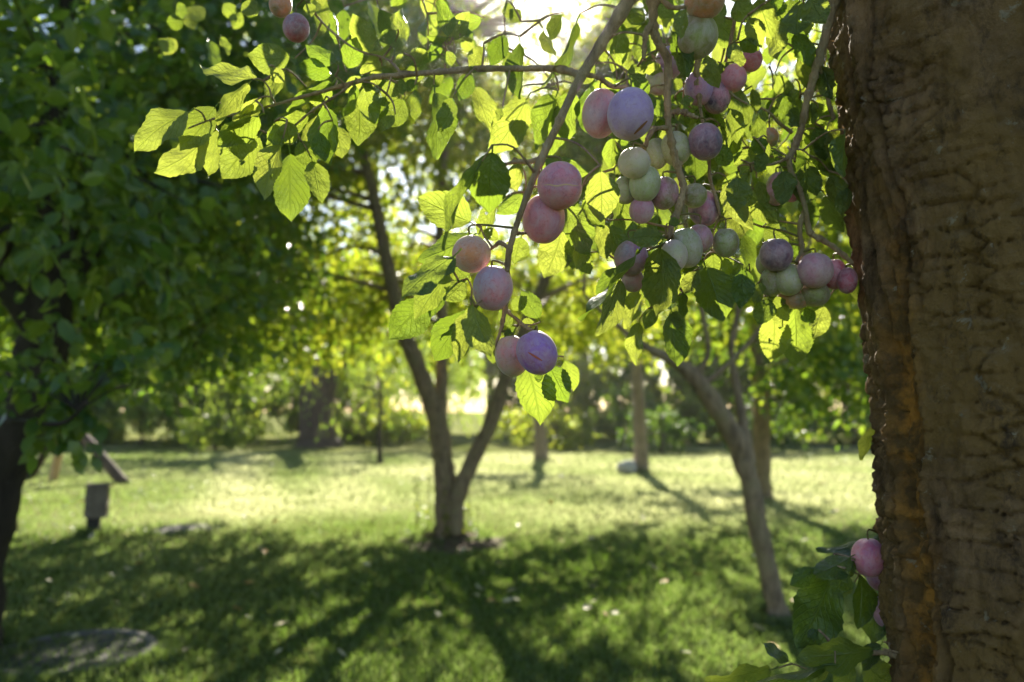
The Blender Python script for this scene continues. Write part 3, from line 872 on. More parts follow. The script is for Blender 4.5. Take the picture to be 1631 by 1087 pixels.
# ------------------------------------------------------------------ things on the lawn
# mulch ring
def disc(name, cx, cy, r, h, mat, wob=0.15, seed=0, rings=6, seg=48, lump=0.02):
    v, f = [(cx, cy, gz(cx, cy) + h)], []
    for i in range(1, rings + 1):
        t = i / rings
        for j in range(seg):
            an = 2 * math.pi * j / seg
            rr = r * t * (1 + wob * mnoise.noise(Vector((math.cos(an) * 1.5 + seed, math.sin(an) * 1.5, seed))))
            x, y = cx + rr * math.cos(an), cy + rr * math.sin(an)
            z = gz(x, y) + h * (1 - t ** 2) + lump * (1 - t) * mnoise.noise(Vector((x * 9, y * 9, 0))) + (0.004 if i < rings else -0.01)
            v.append((x, y, z))
    for j in range(seg): f.append((0, 1 + j, 1 + (j + 1) % seg))
    for i in range(rings - 1):
        for j in range(seg):
            a = 1 + i * seg + j; b = 1 + i * seg + (j + 1) % seg
            f.append((a, a + seg, b + seg, b))
    return link(name, mesh(name, v, f, mat))


o = disc('mulch', bpt.x + .02, bpt.y - 0.1, 0.60, 0.05, M['mulch'], 0.45, 2, 8, 64, 0.12)
tag(o, 'ring of dark earth and woody litter round the forked tree', 'soil', kind='structure')


# garden post: weathered block on a narrow dark stem
def bevel_box(name, sx, sy, sz, mat, bev=0.01):
    import bmesh
    bm = bmesh.new(); bmesh.ops.create_cube(bm, size=1)
    bmesh.ops.scale(bm, vec=(sx, sy, sz), verts=bm.verts)
    bmesh.ops.bevel(bm, geom=list(bm.edges), offset=bev, segments=2, affect='EDGES')
    me = bpy.data.meshes.new(name); bm.to_mesh(me); bm.free(); me.materials.append(mat)
    return me


g = P(150, 850, 8.75)
post = empty('garden_post', (g.x, g.y, 0)); tag(post, 'short post with weathered grey wooden block on a dark stem', 'post')
blk = link('post_head', bevel_box('post_head', 0.22, 0.2, 0.34, M['wood_grey'], 0.012), post); blk.location = (0.02, 0, 0.36); blk.rotation_euler = (0, 0.02, R(18))
stm = link('stem', bevel_box('stem', 0.13, 0.12, 0.24, M['metal_dark'], 0.01), post); stm.location = (-0.01, 0, 0.085); stm.rotation_euler = (0, 0, R(18))
cap = link('cap', bevel_box('cap', 0.24, 0.22, 0.025, M['wood_grey'], 0.008), post); cap.location = (0.023, 0, 0.544); cap.rotation_euler = (0, 0.02, R(18))

# timber tripod
ap = P(106, 664, 15.5)
tri = empty('timber_tripod', (ap.x, ap.y, 0)); tag(tri, 'timber tripod of three leaning poles behind the dark apple trunk', 'tripod')
for (q, r, mt, ov) in ((P(84, 757, 15.6), 0.085, 'wood_pale', 1.06), (P(46, 757, 16.2), 0.085, 'bark_dark', 1.05), (P(203, 744, 15.0), 0.105, 'bark_willow', 1.04)):
    q.z = -0.05
    t = Tubes(); t.add([q, q.lerp(ap, .5), q + (ap - q) * ov], [r, r * .97, r * .9], 12, 4, 0.04)
    t.build('leg', M[mt], tri)

# flat stone slab and round cover
g = P(292, 842, 9.1)
slab = disc('stone_slab', g.x, g.y, 0.36, 0.045, M['concrete'], 0.25, 5, 5, 28, 0.02)
tag(slab, 'flat pale stone slab lying in the grass past the garden post', 'stone')
g = P(118, 1035, 4.45)
cv = empty('well_cover', (g.x, g.y, 0)); tag(cv, 'round dark cover with a pale concrete rim sunk in the grass', 'cover')
v, f = [], []
seg = 64
prof = [(0.43, -0.03), (0.428, 0.018), (0.42, 0.026), (0.375, 0.026), (0.37, 0.020), (0.37, -0.01)]
for (r_, z_) in prof:
    for j in range(seg):
        an = 2 * math.pi * j / seg
        k_ = 1 + 0.015 * mnoise.noise(Vector((math.cos(an) * 4, math.sin(an) * 4, r_ * 9)))
        v.append((r_ * k_ * math.cos(an), r_ * k_ * math.sin(an), z_))
for i in range(len(prof) - 1):
    for j in range(seg):
        f.append((i * seg + j, i * seg + (j + 1) % seg, (i + 1) * seg + (j + 1) % seg, (i + 1) * seg + j))
link('rim', mesh('rim', v, f, M['concrete']), cv)
v, f = [(0, 0, 0.014)], []
for i in range(1, 9):
    for j in range(seg):
        an = 2 * math.pi * j / seg; r_ = 0.372 * i / 8
        v.append((r_ * math.cos(an), r_ * math.sin(an), 0.014 + 0.010 * mnoise.noise(Vector((r_ * math.cos(an) * 12, r_ * math.sin(an) * 12, 0)))))
for j in range(seg): f.append((0, 1 + j, 1 + (j + 1) % seg))
for i in range(7):
    for j in range(seg):
        a = 1 + i * seg + j; b = 1 + i * seg + (j + 1) % seg
        f.append((a, a + seg, b + seg, b))
link('plate', mesh('plate', v, f, M['rust']), cv)

# white stone by the pale trunk
g = P(1000, 752, 17.4)
v, f = [], []
for i in range(7):
    th = math.pi * i / 6
    for j in range(14):
        an = 2 * math.pi * j / 14
        d_ = Vector((math.sin(th) * math.cos(an), math.sin(th) * math.sin(an), math.cos(th)))
        k_ = 1 + .35 * mnoise.noise(d_ * 1.6)
        v.append((d_.x * .24 * k_, d_.y * .2 * k_, d_.z * .17 * k_ + .12))
for i in range(6):
    for j in range(14): f.append((i * 14 + j, (i + 1) * 14 + j, (i + 1) * 14 + (j + 1) % 14, i * 14 + (j + 1) % 14))
st = link('garden_stone', mesh('garden_stone', v, f, M['stone'])); st.location = (g.x, g.y, 0)
tag(st, 'white rounded stone at the foot of the pale pinkish trunk', 'stone')

# fallen leaves
fl = []
for k in range(3):
    v, f = [], []
    r3 = random.Random(k)
    for i in range(6):
        t = i / 5
        wv = 0.32 * math.sin(math.pi * min(1, t * .96 + .02)) ** .8
        for u in (-1, 0, 1):
            v.append((u * wv, t - .5, 0.12 * abs(u) + .10 * math.sin(t * 3 + k) + r3.uniform(-.02, .02)))
    for i in range(5):
        for j in range(2):
            a = i * 3 + j; f.append((a, a + 1, a + 4, a + 3))
    fl.append((mesh('fallen_leaf', v, f, M['dry_leaf']), mesh('fallen_leaf', v, f, M['dry_leaf_orange'])))
r4 = random.Random(21)
for k in range(120):
    d = 4.4 * (20 / 4.4) ** r4.random()
    x = d * math.tan(R(r4.uniform(-30, 22)))
    orange = r4.random() < 0.22
    o = link('fallen_leaf', fl[r4.randrange(3)][1 if orange else 0])
    o.location = (x, d, gz(x, d) + 0.025 + 0.001 * d)
    o.rotation_euler = (r4.uniform(-.5, .5), r4.uniform(-.5, .5), r4.uniform(0, 6.28))
    s = r4.uniform(0.05, 0.085) * (1 + 0.03 * d); o.scale = (s, s, s)
    if orange: tag(o, 'orange-brown dry leaf fallen on the lawn', 'leaf', 'orange leaves fallen on the lawn')
    else: tag(o, 'pale dry leaf fallen on the lawn', 'leaf', 'pale leaves fallen on the lawn')

# ================================================================== the plum tree in the foreground
ROOT = Vector((0.56, 0.86, 0))
plum_tree = empty('plum_tree', ROOT)
tag(plum_tree, 'old plum tree with thick cracked trunk and hanging fruit-laden branches', 'tree')

# ---- trunk with modelled bark
edge = [(-700, 1270), (-300, 1300), (0, 1322), (100, 1330), (200, 1345), (300, 1355), (400, 1366), (500, 1379), (600, 1390), (700, 1398), (800, 1405), (900, 1411), (1000, 1418), (1087, 1426), (1500, 1440), (2600, 1400)]
TY = 0.86


def trunk_profile():
    zs, xs = [], []
    for (py, e) in edge:
        d = P(e, py, 1.0) - Vector((0, 0, CAM_Z))
        zs.append(CAM_Z + TY * d.z / d.y); xs.append(TY * d.x / d.y)
    o = np.argsort(zs)
    return np.array(zs)[o], np.array(xs)[o]


tz, tx = trunk_profile()


def vnoise(p, seed):
    """value noise on an (n,3) array"""
    i = np.floor(p).astype(np.int64); f = p - i
    f = f * f * (3 - 2 * f)

    def h(a, b, c):
        n = (a * 374761393 + b * 668265263 + c * 2147483647 + seed * 974634777) & 0xffffffff
        n = ((n ^ (n >> 13)) * 1274126177) & 0xffffffff
        return ((n ^ (n >> 16)) & 0xffff) / 65535.0
    out = 0
    for dx in (0, 1):
        for dy in (0, 1):
            for dz in (0, 1):
                wv = (f[:, 0] if dx else 1 - f[:, 0]) * (f[:, 1] if dy else 1 - f[:, 1]) * (f[:, 2] if dz else 1 - f[:, 2])
                out = out + wv * h(i[:, 0] + dx, i[:, 1] + dy, i[:, 2] + dz)
    return out


def fbm(p, seed, o=4):
    s, a, t = 0, 0.5, 0
    for k in range(o):
        s = s + a * vnoise(p * 2 ** k, seed + k); t += a; a *= .55
    return s / t


def worley(p, seed):
    """F1, F2 distances in 2-D"""
    i = np.floor(p).astype(np.int64)
    f1 = np.full(len(p), 9.0); f2 = np.full(len(p), 9.0); idv = np.zeros(len(p)); dyv = np.zeros(len(p))
    for dx in (-1, 0, 1):
        for dy in (-1, 0, 1):
            c = i + np.array([dx, dy])
            n = (c[:, 0] * 374761393 + c[:, 1] * 668265263 + seed * 974634777) & 0xffffffff
            n = ((n ^ (n >> 13)) * 1274126177) & 0xffffffff
            jx = (n & 0xffff) / 65535.0; jy = ((n >> 8) & 0xffff) / 65535.0
            q = c + np.stack([.2 + .6 * jx, jy], -1)
            d = np.linalg.norm(p - q, axis=1)
            s = d < f1
            f2 = np.where(s, f1, np.minimum(f2, d)); idv = np.where(s, jx, idv); dyv = np.where(s, p[:, 1] - q[:, 1], dyv); f1 = np.where(s, d, f1)
    return f1, f2, idv, dyv


def build_trunk():
    na = 330
    zz = np.concatenate([np.linspace(-0.05, 0.72, 60, endpoint=False), np.arange(0.72, 2.02, 0.0028), np.linspace(2.03, 3.1, 60)])
    nz = len(zz)
    th = np.linspace(0, 2 * np.pi, na, endpoint=False)
    TH, ZZ = np.meshgrid(th, zz)
    t, z = TH.ravel(), ZZ.ravel()
    r0 = 0.150 + 0.012 * np.clip((z - 1.5) / .8, 0, 1) + 0.05 * np.exp(-z / 0.15) - 0.03 * np.clip((z - 2.2), 0, 1)
    ct, st_ = np.cos(t), np.sin(t)
    s = 0.15
    wob = fbm(np.stack([ct * 2.2 + 5, st_ * 2.2, z * 3], -1), 3, 3) - .5
    arc = t * s + 0.05 * wob                      # arc length in metres (seam faces away from the lens)
    P3 = np.stack([ct * s, st_ * s, z], -1)
    # columns of low plates, split by horizontal cracks, their lower edges lifting
    fine = fbm(P3 * 110, 31, 4) - .5
    rough_ = fbm(P3 * np.array([300, 300, 380]), 33, 2) - .5
    lump = fbm(P3 * np.array([15, 15, 6]), 41, 4) - .5
    zc = z + 0.016 * (fbm(P3 * 34, 5, 4) - .5) + .006 * (fbm(P3 * 120, 6, 3) - .5)
    ac = arc + 0.040 * (fbm(P3 * np.array([22, 22, 14]), 7, 4) - .5)
    f1, f2, pid, dy = worley(np.stack([ac / 0.075, zc / 0.021], -1), 11)
    crack = np.clip((f2 - f1) / 0.11, 0, 1) ** .8
    zone = np.clip((fbm(P3 * np.array([12, 12, 6]), 9, 4) - 0.38) / 0.22, 0.05, 1)
    flake = 1 - np.abs(2 * fbm(np.stack([ac / .016, z / .075, 0 * z], -1), 91, 4) - 1)
    flake2 = 1 - np.abs(2 * fbm(np.stack([ac / .045, z / .15, 0 * z + 3], -1), 95, 4) - 1)
    h = lump * 0.014 + fine * 0.0068 + rough_ * .0030
    h += zone * (-(1 - crack) * 0.0085 - dy * .0018 + (pid - .5) * 0.0040) + (flake - .7) * .0085 + (flake2 - .7) * .012
    rb = np.random.default_rng(5)
    # wandering vertical fissures with swollen lips
    for k in range(34):
        t0 = rb.uniform(0, 2 * np.pi); z0, z1 = np.sort(rb.uniform(.6, 2.15, 2)); z1 = max(z1, z0 + .2)
        wv = .10 * (fbm(np.stack([z * 9 + k * 7, 0 * z, 0 * z], -1), 80 + k, 4) - .5) * 2
        sg = rb.uniform(.014, .032) * (0.5 + 1.2 * fbm(np.stack([z * 22, 0 * z + k, 0 * z], -1), 140 + k, 2))
        dt = np.angle(np.exp(1j * (t - t0 - wv)))
        en = np.clip((z - z0) / .06, 0, 1) * np.clip((z1 - z) / .06, 0, 1)
        h += en * rb.uniform(.006, .014) * (-np.exp(-(dt / sg) ** 2) + .4 * np.exp(-((np.abs(dt) - 2 * sg) / sg) ** 2))
    # one long ragged groove of inner bark facing the lens, and a raised strand beside it
    a_l = -2.86 + 0.16 * np.sin(z * 3.3 + 1.1) + 0.25 * (fbm(np.stack([z * 6, 0 * z, 0 * z], -1), 51, 3) - .5)
    dth = np.angle(np.exp(1j * (t - a_l)))
    gw = 0.12 + 0.10 * (fbm(np.stack([z * 9, 0 * z + 4, 0 * z], -1), 61, 3) - .3)
    inner = np.clip(1.4 - np.abs(dth) / gw, 0, 1) * np.clip((1.62 - z) / .25, 0, 1)
    lip = np.exp(-((np.abs(dth) - gw) / 0.05) ** 2) * np.clip((1.62 - z) / .25, 0, 1)
    h = h - inner * 0.009 + lip * 0.006 + inner * (fbm(P3 * np.array([60, 60, 40]), 71, 3) - .5) * 0.014
    a_s = -2.95 + 0.07 * np.sin(z * 9.0) + 0.1 * (z - 1.7)
    ds = np.angle(np.exp(1j * (t - a_s))) / 0.06
    h = h + 0.010 * np.exp(-ds ** 2) * np.clip((z - 1.58) / .06, 0, 1)
    rr = r0 + h
    xc = np.interp(z, tz, tx) + 0.150 + 0.012 * np.clip((z - 1.5) / .8, 0, 1)
    # silhouette tangent: shift for perspective
    al = np.arctan(np.interp(z, tz, tx) / TY)
    xc = np.interp(z, tz, tx) + r0 / np.cos(al) * 1.0
    V = np.stack([xc + rr * ct, TY + rr * st_, z], -1)
    i, j = np.meshgrid(np.arange(nz - 1), np.arange(na), indexing='ij')
    a = (i * na + j).ravel(); b = (i * na + (j + 1) % na).ravel()
    Q = np.stack([a, b, b + na, a + na], -1)
    m, nt, pb, out = new_mat('plum_trunk_bark')
    tc = N(nt, 'ShaderNodeTexCoord').outputs['Object']
    mp = N(nt, 'ShaderNodeMapping'); mp.inputs['Scale'].default_value = (1, 1, .5); nt.links.new(tc, mp.inputs[0])
    n1 = noise_n(nt, mp.outputs[0], 30, 8, .72, .6)
    n2 = noise_n(nt, tc, 6, 5, .6)
    n3 = math_n(nt, 'ADD', noise_n(nt, tc, 70, 8, .8), math_n(nt, 'MULTIPLY', noise_n(nt, mp.outputs[0], 40, 4, .6), 1.2))
    mh = N(nt, 'ShaderNodeMapping'); mh.inputs['Scale'].default_value = (.7, .7, 1.2); nt.links.new(tc, mh.inputs[0])
    nh = noise_n(nt, mh.outputs[0], 42, 6, .7, .3)
    col = mixc(nt, ramp(nt, n1, [(.34, 0.0), (.66, 1.0)]), (0.065, 0.038, 0.020), (0.40, 0.25, 0.13))
    col = mixc(nt, ramp(nt, n2, [(.42, 0.0), (.60, .8)]), col, (0.28, 0.172, 0.05))
    col = mixc(nt, ramp(nt, nh, [(.56, 0.0), (.70, .6)]), col, (0.30, 0.22, 0.13))
    col = mixc(nt, ramp(nt, noise_n(nt, mp.outputs[0], 34, 8, .75, .2), [(.54, 0.0), (.66, .8)]), col, (0.045, 0.030, 0.022))
    ia = N(nt, 'ShaderNodeAttribute', attribute_name='inner').outputs['Fac']
    ocol = mixc(nt, ramp(nt, noise_n(nt, tc, 42, 4, .6), [(.42, 0.0), (.62, 1.0)]), (0.15, 0.085, 0.025), (0.58, 0.27, 0.045))
    col = mixc(nt, math_n(nt, 'MULTIPLY', ia, .9), col, ocol)
    li = ramp(nt, noise_n(nt, tc, 52, 5, .6, .4), [(.64, 0.0), (.70, 1.0)])
    col = mixc(nt, math_n(nt, 'MULTIPLY', li, .7), col, (0.40, 0.36, 0.27))
    nt.links.new(col, pb.inputs['Base Color'])
    pb.inputs['Roughness'].default_value = .8; pb.inputs['Specular IOR Level'].default_value = .3
    nt.links.new(bump_n(nt, n3, 1.0, .011), pb.inputs['Normal'])
    me = np_mesh('trunk', V, Q, m)
    at = me.attributes.new('inner', 'FLOAT', 'POINT'); at.data.foreach_set('value', inner.astype(np.float32))
    o = link('trunk', me)
    adopt(o, plum_tree)


build_trunk()

# ---- branches (photo pixels, width in px, depth)
BR = {}


def near_d(d):
    return .785 + (d - .785) * .55 if .785 < d < 1.12 else d


def branch(key, lst, sides=10, bump=0.22, knob=0.35, par=None, sub=8):
    pts, rad = ppts([(q[0], q[1], q[2], near_d(q[3]) if q[1] < 800 else q[3]) for q in lst], 0.75)
    t = Tubes()
    pp = t.add(pts, rad, sides, sub, bump, knob, seed=len(BR) * 2.7)
    o = t.build('branch', M['bark_branch'], plum_tree)
    BR[key] = (o, pp)
    return o


def zz_(lst, s, ox, oy):
    return [(q[0] / s + ox, q[1] / s + oy) + tuple(q[2:]) for q in lst]


branch('limb', [(1430, -330, 150, .86), (1330, -330, 110, .84), (1210, -270, 84, .80), (1110, -190, 60, .77), (1040, -90, 40, .76), (1004, -5, 22, .75), (955, 75, 17, .75), (917, 138, 14, .745), (888, 200, 12, .74), (864, 250, 13, .74), (842, 305, 10, .74), (823, 358, 9, .74), (811, 400, 10, .74), (808, 432, 8, .745)], 14, 0.12, 0.25)
branch('tip', [(808, 425, 6, .745), (811, 455, 5, .785), (804, 495, 7, .79), (797, 528, 5, .785), (784, 560, 4, .78)], 8)
branch('tip_side', [(804, 495, 5, .79), (822, 508, 5, .785), (836, 520, 6, .775), (851, 529, 5, .765)], 8)
branch('spur_a', [(812, 396, 7, .74), (797, 387, 8, .745), (790, 391, 6, .755), (785, 395, 4, .765)], 8)
branch('spur_b', [(862, 252, 9, .74), (842, 258, 8, .75), (822, 258, 6, .755), (798, 264, 5, .76)], 8)
branch('spur_c', [(838, 372, 4, .755), (826, 372, 6, .745), (817, 372, 6, .74)], 8)
branch('spur_d', [(930, 118, 9, .75), (955, 125, 7, .77), (975, 138, 8, .78), (1000, 138, 6, .79)], 8)
branch('left_limb', [(925, 120, 12, .75), (885, 110, 10, .78), (820, 110, 9, .80), (760, 110, 9, .82), (700, 115, 9, .85), (640, 120, 8, .88), (600, 123, 8, .90), (560, 133, 7, .915), (510, 147, 6, .93), (470, 158, 5, .94), (435, 168, 4.5, .95), (395, 178, 4, .96), (340, 190, 3, .97), (300, 205, 2.5, .97)], 10)
branch('left_up', [(640, 120, 5, .88), (628, 104, 4, .885), (610, 92, 3, .89), (560, 75, 3, .91), (500, 20, 3.5, .96), (480, -40, 5, 1.0)], 8)
branch('left_low', [(560, 133, 5, .915), (540, 150, 4, .92), (500, 175, 3.5, .93), (470, 200, 3, .935)], 8)
branch('mid_limb', [(1110, -190, 44, .77), (1075, -90, 26, .80), (1044, -20, 17, .82), (1040, 40, 14, .83), (1050, 72, 13, .835), (1063, 95, 12, .84), (1063, 150, 11, .845), (1064, 190, 10, .85), (1069, 225, 10, .85), (1078, 262, 11, .85), (1088, 298, 11, .845), (1080, 335, 12, .84), (1070, 360, 10, .835), (1066, 385, 6, .83)], 10, .3, .5)
branch('mid_stub', [(1040, 38, 10, .83), (1030, 50, 11, .82), (1027, 70, 8, .82), (1025, 95, 6, .82)], 8, .35, .6)
branch('mid_cross', [(1044, -10, 8, .82), (1070, 12, 7, .81), (1105, 8, 6, .80), (1130, -5, 5, .80)], 8)
branch('mid_spur', [(1064, 180, 8, .85), (1085, 178, 9, .845), (1100, 184, 7, .84), (1112, 188, 5, .84)], 8, .35, .8)
branch('mid_left', [(1066, 205, 6, .85), (1045, 205, 7, .83), (1033, 218, 8, .82), (1028, 235, 6, .82)], 8, .35, .6)
branch('hang_b', [(1150, -60, 12, .92), (1120, 60, 10, .92), (1110, 110, 10, .92), (1113, 150, 8, .92), (1115, 172, 5, .92)], 8, .3, .5)
branch('hang_c', [(1185, -60, 8, .95), (1165, 60, 6, .95), (1152, 120, 5, .94), (1165, 150, 5, .93), (1190, 166, 3, .93)], 8)
branch('hang_d', [(1115, 172, 5, .92), (1128, 240, 5, .9), (1131, 285, 5, .9), (1140, 315, 6, .9), (1147, 345, 4, .9)], 8)
branch('right_limb', [(1338, -40, 22, .98), (1322, 25, 15, .98), (1303, 100, 12, .98), (1287, 155, 12, .98), (1276, 205, 11, .98), (1265, 235, 10, .98), (1257, 255, 10, .98), (1262, 280, 7, .98), (1272, 298, 7, .98), (1283, 335, 8, .97), (1290, 370, 8, .97), (1310, 383, 9, .97), (1330, 396, 8, .965), (1358, 420, 6, .96)], 10, .3, .4)
branch('right_fork', [(1281, 338, 7, .975), (1275, 355, 8, .975), (1274, 375, 8, .975), (1277, 400, 7, .975), (1268, 418, 6, .975)], 8, .3, .5)
branch('right_twig', [(1303, 108, 8, .98), (1316, 126, 9, .985), (1319, 160, 7, .985), (1328, 190, 6, .99)], 8, .3, .4)
branch('right_side', [(1262, 212, 6, .98), (1240, 196, 5, .98), (1226, 180, 4, .98), (1210, 172, 3, .98)], 8)
branch('right_leaf_twig', [(1258, 250, 5, .98), (1230, 262, 4, .95), (1200, 262, 4, .93), (1180, 255, 3, .92)], 8)
branch('low_twig', [(1450, 1055, 12, .84), (1418, 1042, 9, .87), (1392, 1040, 7, .88), (1370, 1050, 5, .89), (1330, 1062, 4, .89), (1300, 1075, 3.5, .89)], 8)
branch('low_up', [(1420, 1042, 6, .87), (1412, 990, 5, .90), (1408, 930, 4, .91), (1404, 870, 4, .92), (1400, 850, 3, .92)], 8)

# ---- the fruit: where each plum hangs
LAV, PINK, ORG, GRN, OLV, DRK, VIO, MAU, PALE, RED = ((.32, .20, .50), (.66, .20, .25), (.66, .26, .12), (.24, .29, .08), (.17, .15, .035), (.04, .03, .085), (.28, .11, .54), (.45, .16, .26), (.40, .40, .22), (.36, .04, .08))
plums = [
    # x, y, rx, ry, depth or None, colour, blush, suture turn, label
    (892, 296, 38, 36, .735, PINK, MAU, None, 'pink plum with pale line across it, upper of the pair on the central branch'),
    (866, 349, 34, 40, .755, MAU, PINK, None, 'dusky mauve plum tucked under the pink plum with a pale line'),
    (751, 405, 31, 30, .765, (.52, .36, .30), ORG, None, 'plum with bright orange blush on the spur above the lavender plum'),
    (785, 459, 32, 37, .75, (.42, .30, .42), PINK, None, 'lavender-pink plum hanging below the orange-blushed plum'),
    (855, 562, 32, 37, .75, VIO, (.40, .18, .32), None, 'violet plum with a red scar at the lowest tip of the branch'),
    (815, 567, 27, 34, .785, PINK, (.5, .38, .30), None, 'pale pink plum half hidden behind the violet scarred plum'),
    (957, 181, 30, 41, .80, PINK, (.48, .30, .36), None, 'large pink plum half hidden behind the big lavender plum'),
    (1004, 182, 37, 43, .755, LAV, (.38, .28, .46), None, 'big lavender-blue plum with brown scar near its lower end'),
    (1123, 226, 27, 30, .86, DRK, (.30, .13, .20), None, 'dark blue-purple plum hanging alone under a curved green leaf'),
    (1010, 260, 26, 25, .80, PALE, (.52, .48, .36), None, 'pale greenish white plum on top of the green cluster'),
    (1027, 293, 25, 30, .825, GRN, (.38, .44, .22), None, 'smooth green plum directly under the pale greenish white plum'),
    (996, 303, 19, 23, .85, GRN, PALE, None, 'small green plum squeezed to the side of the smooth green plum'),
    (1058, 308, 23, 27, .85, MAU, OLV, None, 'dull mauve and olive plum between green cluster and lichened twig'),
    (1022, 335, 20, 22, .84, MAU, (.46, .34, .40), None, 'small dusty mauve plum at the bottom of the green cluster'),
    (1076, 237, 24, 28, .875, PALE, GRN, None, 'grey-green plum behind the lichened hanging twig'),
    (1046, 245, 18, 26, .89, GRN, PALE, None, 'dim green plum behind the pale greenish white plum'),
    (1122, 2, 32, 27, .80, OLV, ORG, None, 'olive-brown plum cut by the top of the canopy above a green one'),
    (1110, 58, 33, 37, .83, OLV, GRN, None, 'large shaded olive-green plum cradled by two bright leaves'),
    (1196, 96, 18, 19, .95, RED, PINK, None, 'small crimson plum peeping from behind a torn leaf'),
    (1168, 125, 21, 23, .935, MAU, PINK, None, 'mauve plum beside the small crimson one'),
    (1142, 155, 22, 27, .95, MAU, DRK, None, 'shaded purple plum under the mauve plum near the crimson one'),
    (1113, 141, 23, 28, .94, MAU, LAV, None, 'grey-mauve plum behind a dark vertical twig'),
    (1048, 130, 20, 23, .93, MAU, PALE, None, 'pale mauve plum partly hidden by a leaf and the lichened twig'),
    (1066, 100, 22, 26, .95, (.2, .17, .24), MAU, None, 'shaded slate-grey plum behind the top of the lichened twig'),
    (1005, 411, 27, 29, .84, (.22, .18, .26), MAU, None, 'slate-purple plum under the glossy pale leaf'),
    (1008, 447, 18, 19, .865, MAU, (.46, .34, .40), None, 'small dull mauve plum directly below the slate-purple plum'),
    (1073, 408, 22, 27, .80, (.52, .38, .38), PALE, None, 'pale pinkish plum hanging beside a large drooping leaf'),
    (1093, 395, 26, 33, .825, (.42, .36, .34), GRN, None, 'long pinkish green plum behind the pale pinkish one'),
    (1114, 381, 21, 24, .85, OLV, MAU, None, 'olive plum with brown russet behind the long pinkish green plum'),
    (1156, 387, 21, 24, .86, GRN, OLV, None, 'green plum with brown streak hanging over two flat broad leaves'),
    (1106, 312, 20, 20, .87, GRN, OLV, None, 'yellow-green plum mostly covered by a dark leaf'),
    (1121, 332, 25, 30, .93, DRK, MAU, None, 'very dark purple plum in deep shade under the yellow-green plum'),
    (1238, 301, 19, 28, 1.0, OLV, MAU, None, 'brownish plum half covered by a folded leaf on the far twig'),
    (1262, 300, 15, 24, 1.02, MAU, PINK, None, 'mauve plum pressed behind the brownish plum and folded leaf'),
    (1226, 219, 14, 16, 1.06, GRN, ORG, None, 'tiny green and reddish plum on the far twig'),
    (1236, 406, 26, 27, .965, DRK, (.24, .12, .18), None, 'dark blue plum on top of the cluster near the trunk'),
    (1257, 446, 23, 26, .98, GRN, PALE, None, 'round green plum in the middle of the cluster near the trunk'),
    (1230, 449, 20, 24, 1.0, GRN, OLV, None, 'green plum at the outer side of the cluster near the trunk'),
    (1298, 431, 28, 29, .955, MAU, (.46, .30, .32), None, 'mauve plum with brown scribbled scars in the cluster near the trunk'),
    (1329, 437, 20, 25, .99, MAU, RED, None, 'purple plum behind the scarred mauve plum near the trunk'),
    (1349, 447, 16, 22, .965, (.20, .05, .08), RED, None, 'dark red plum touching the trunk edge'),
    (1296, 468, 25, 21, 1.0, GRN, OLV, None, 'green plum underneath the scarred mauve plum near the trunk'),
    (1266, 473, 27, 20, 1.02, OLV, ORG, None, 'olive-orange plum at the bottom of the cluster near the trunk'),
    (1219, 420, 15, 20, 1.02, GRN, PALE, None, 'small green plum peeping from behind the dark blue plum'),
    (472, 45, 21, 23, 1.0, (.20, .13, .20), RED, None, 'dusky purple plum above the leafy side branch'),
    (447, 8, 18, 20, 1.03, OLV, ORG, None, 'olive-brown plum above the dusky purple one'),
    (1384, 888, 27, 31, .90, (.44, .12, .26), PINK, None, 'bright magenta plum low down beside the trunk'),
    (1402, 915, 22, 26, .935, MAU, LAV, None, 'mauve plum hidden below the bright magenta plum'),
    (1412, 972, 21, 29, .93, (.24, .16, .22), MAU, None, 'dull purple plum low against the trunk under dark leaves'),
]
plums = [q[:4] + (near_d(q[4]) if q[1] < 800 else q[4],) + q[5:] for q in plums]
BALLS = [(P(q[0], q[1], q[4]), max(q[2], q[3]) * q[4] / FPX) for q in plums]

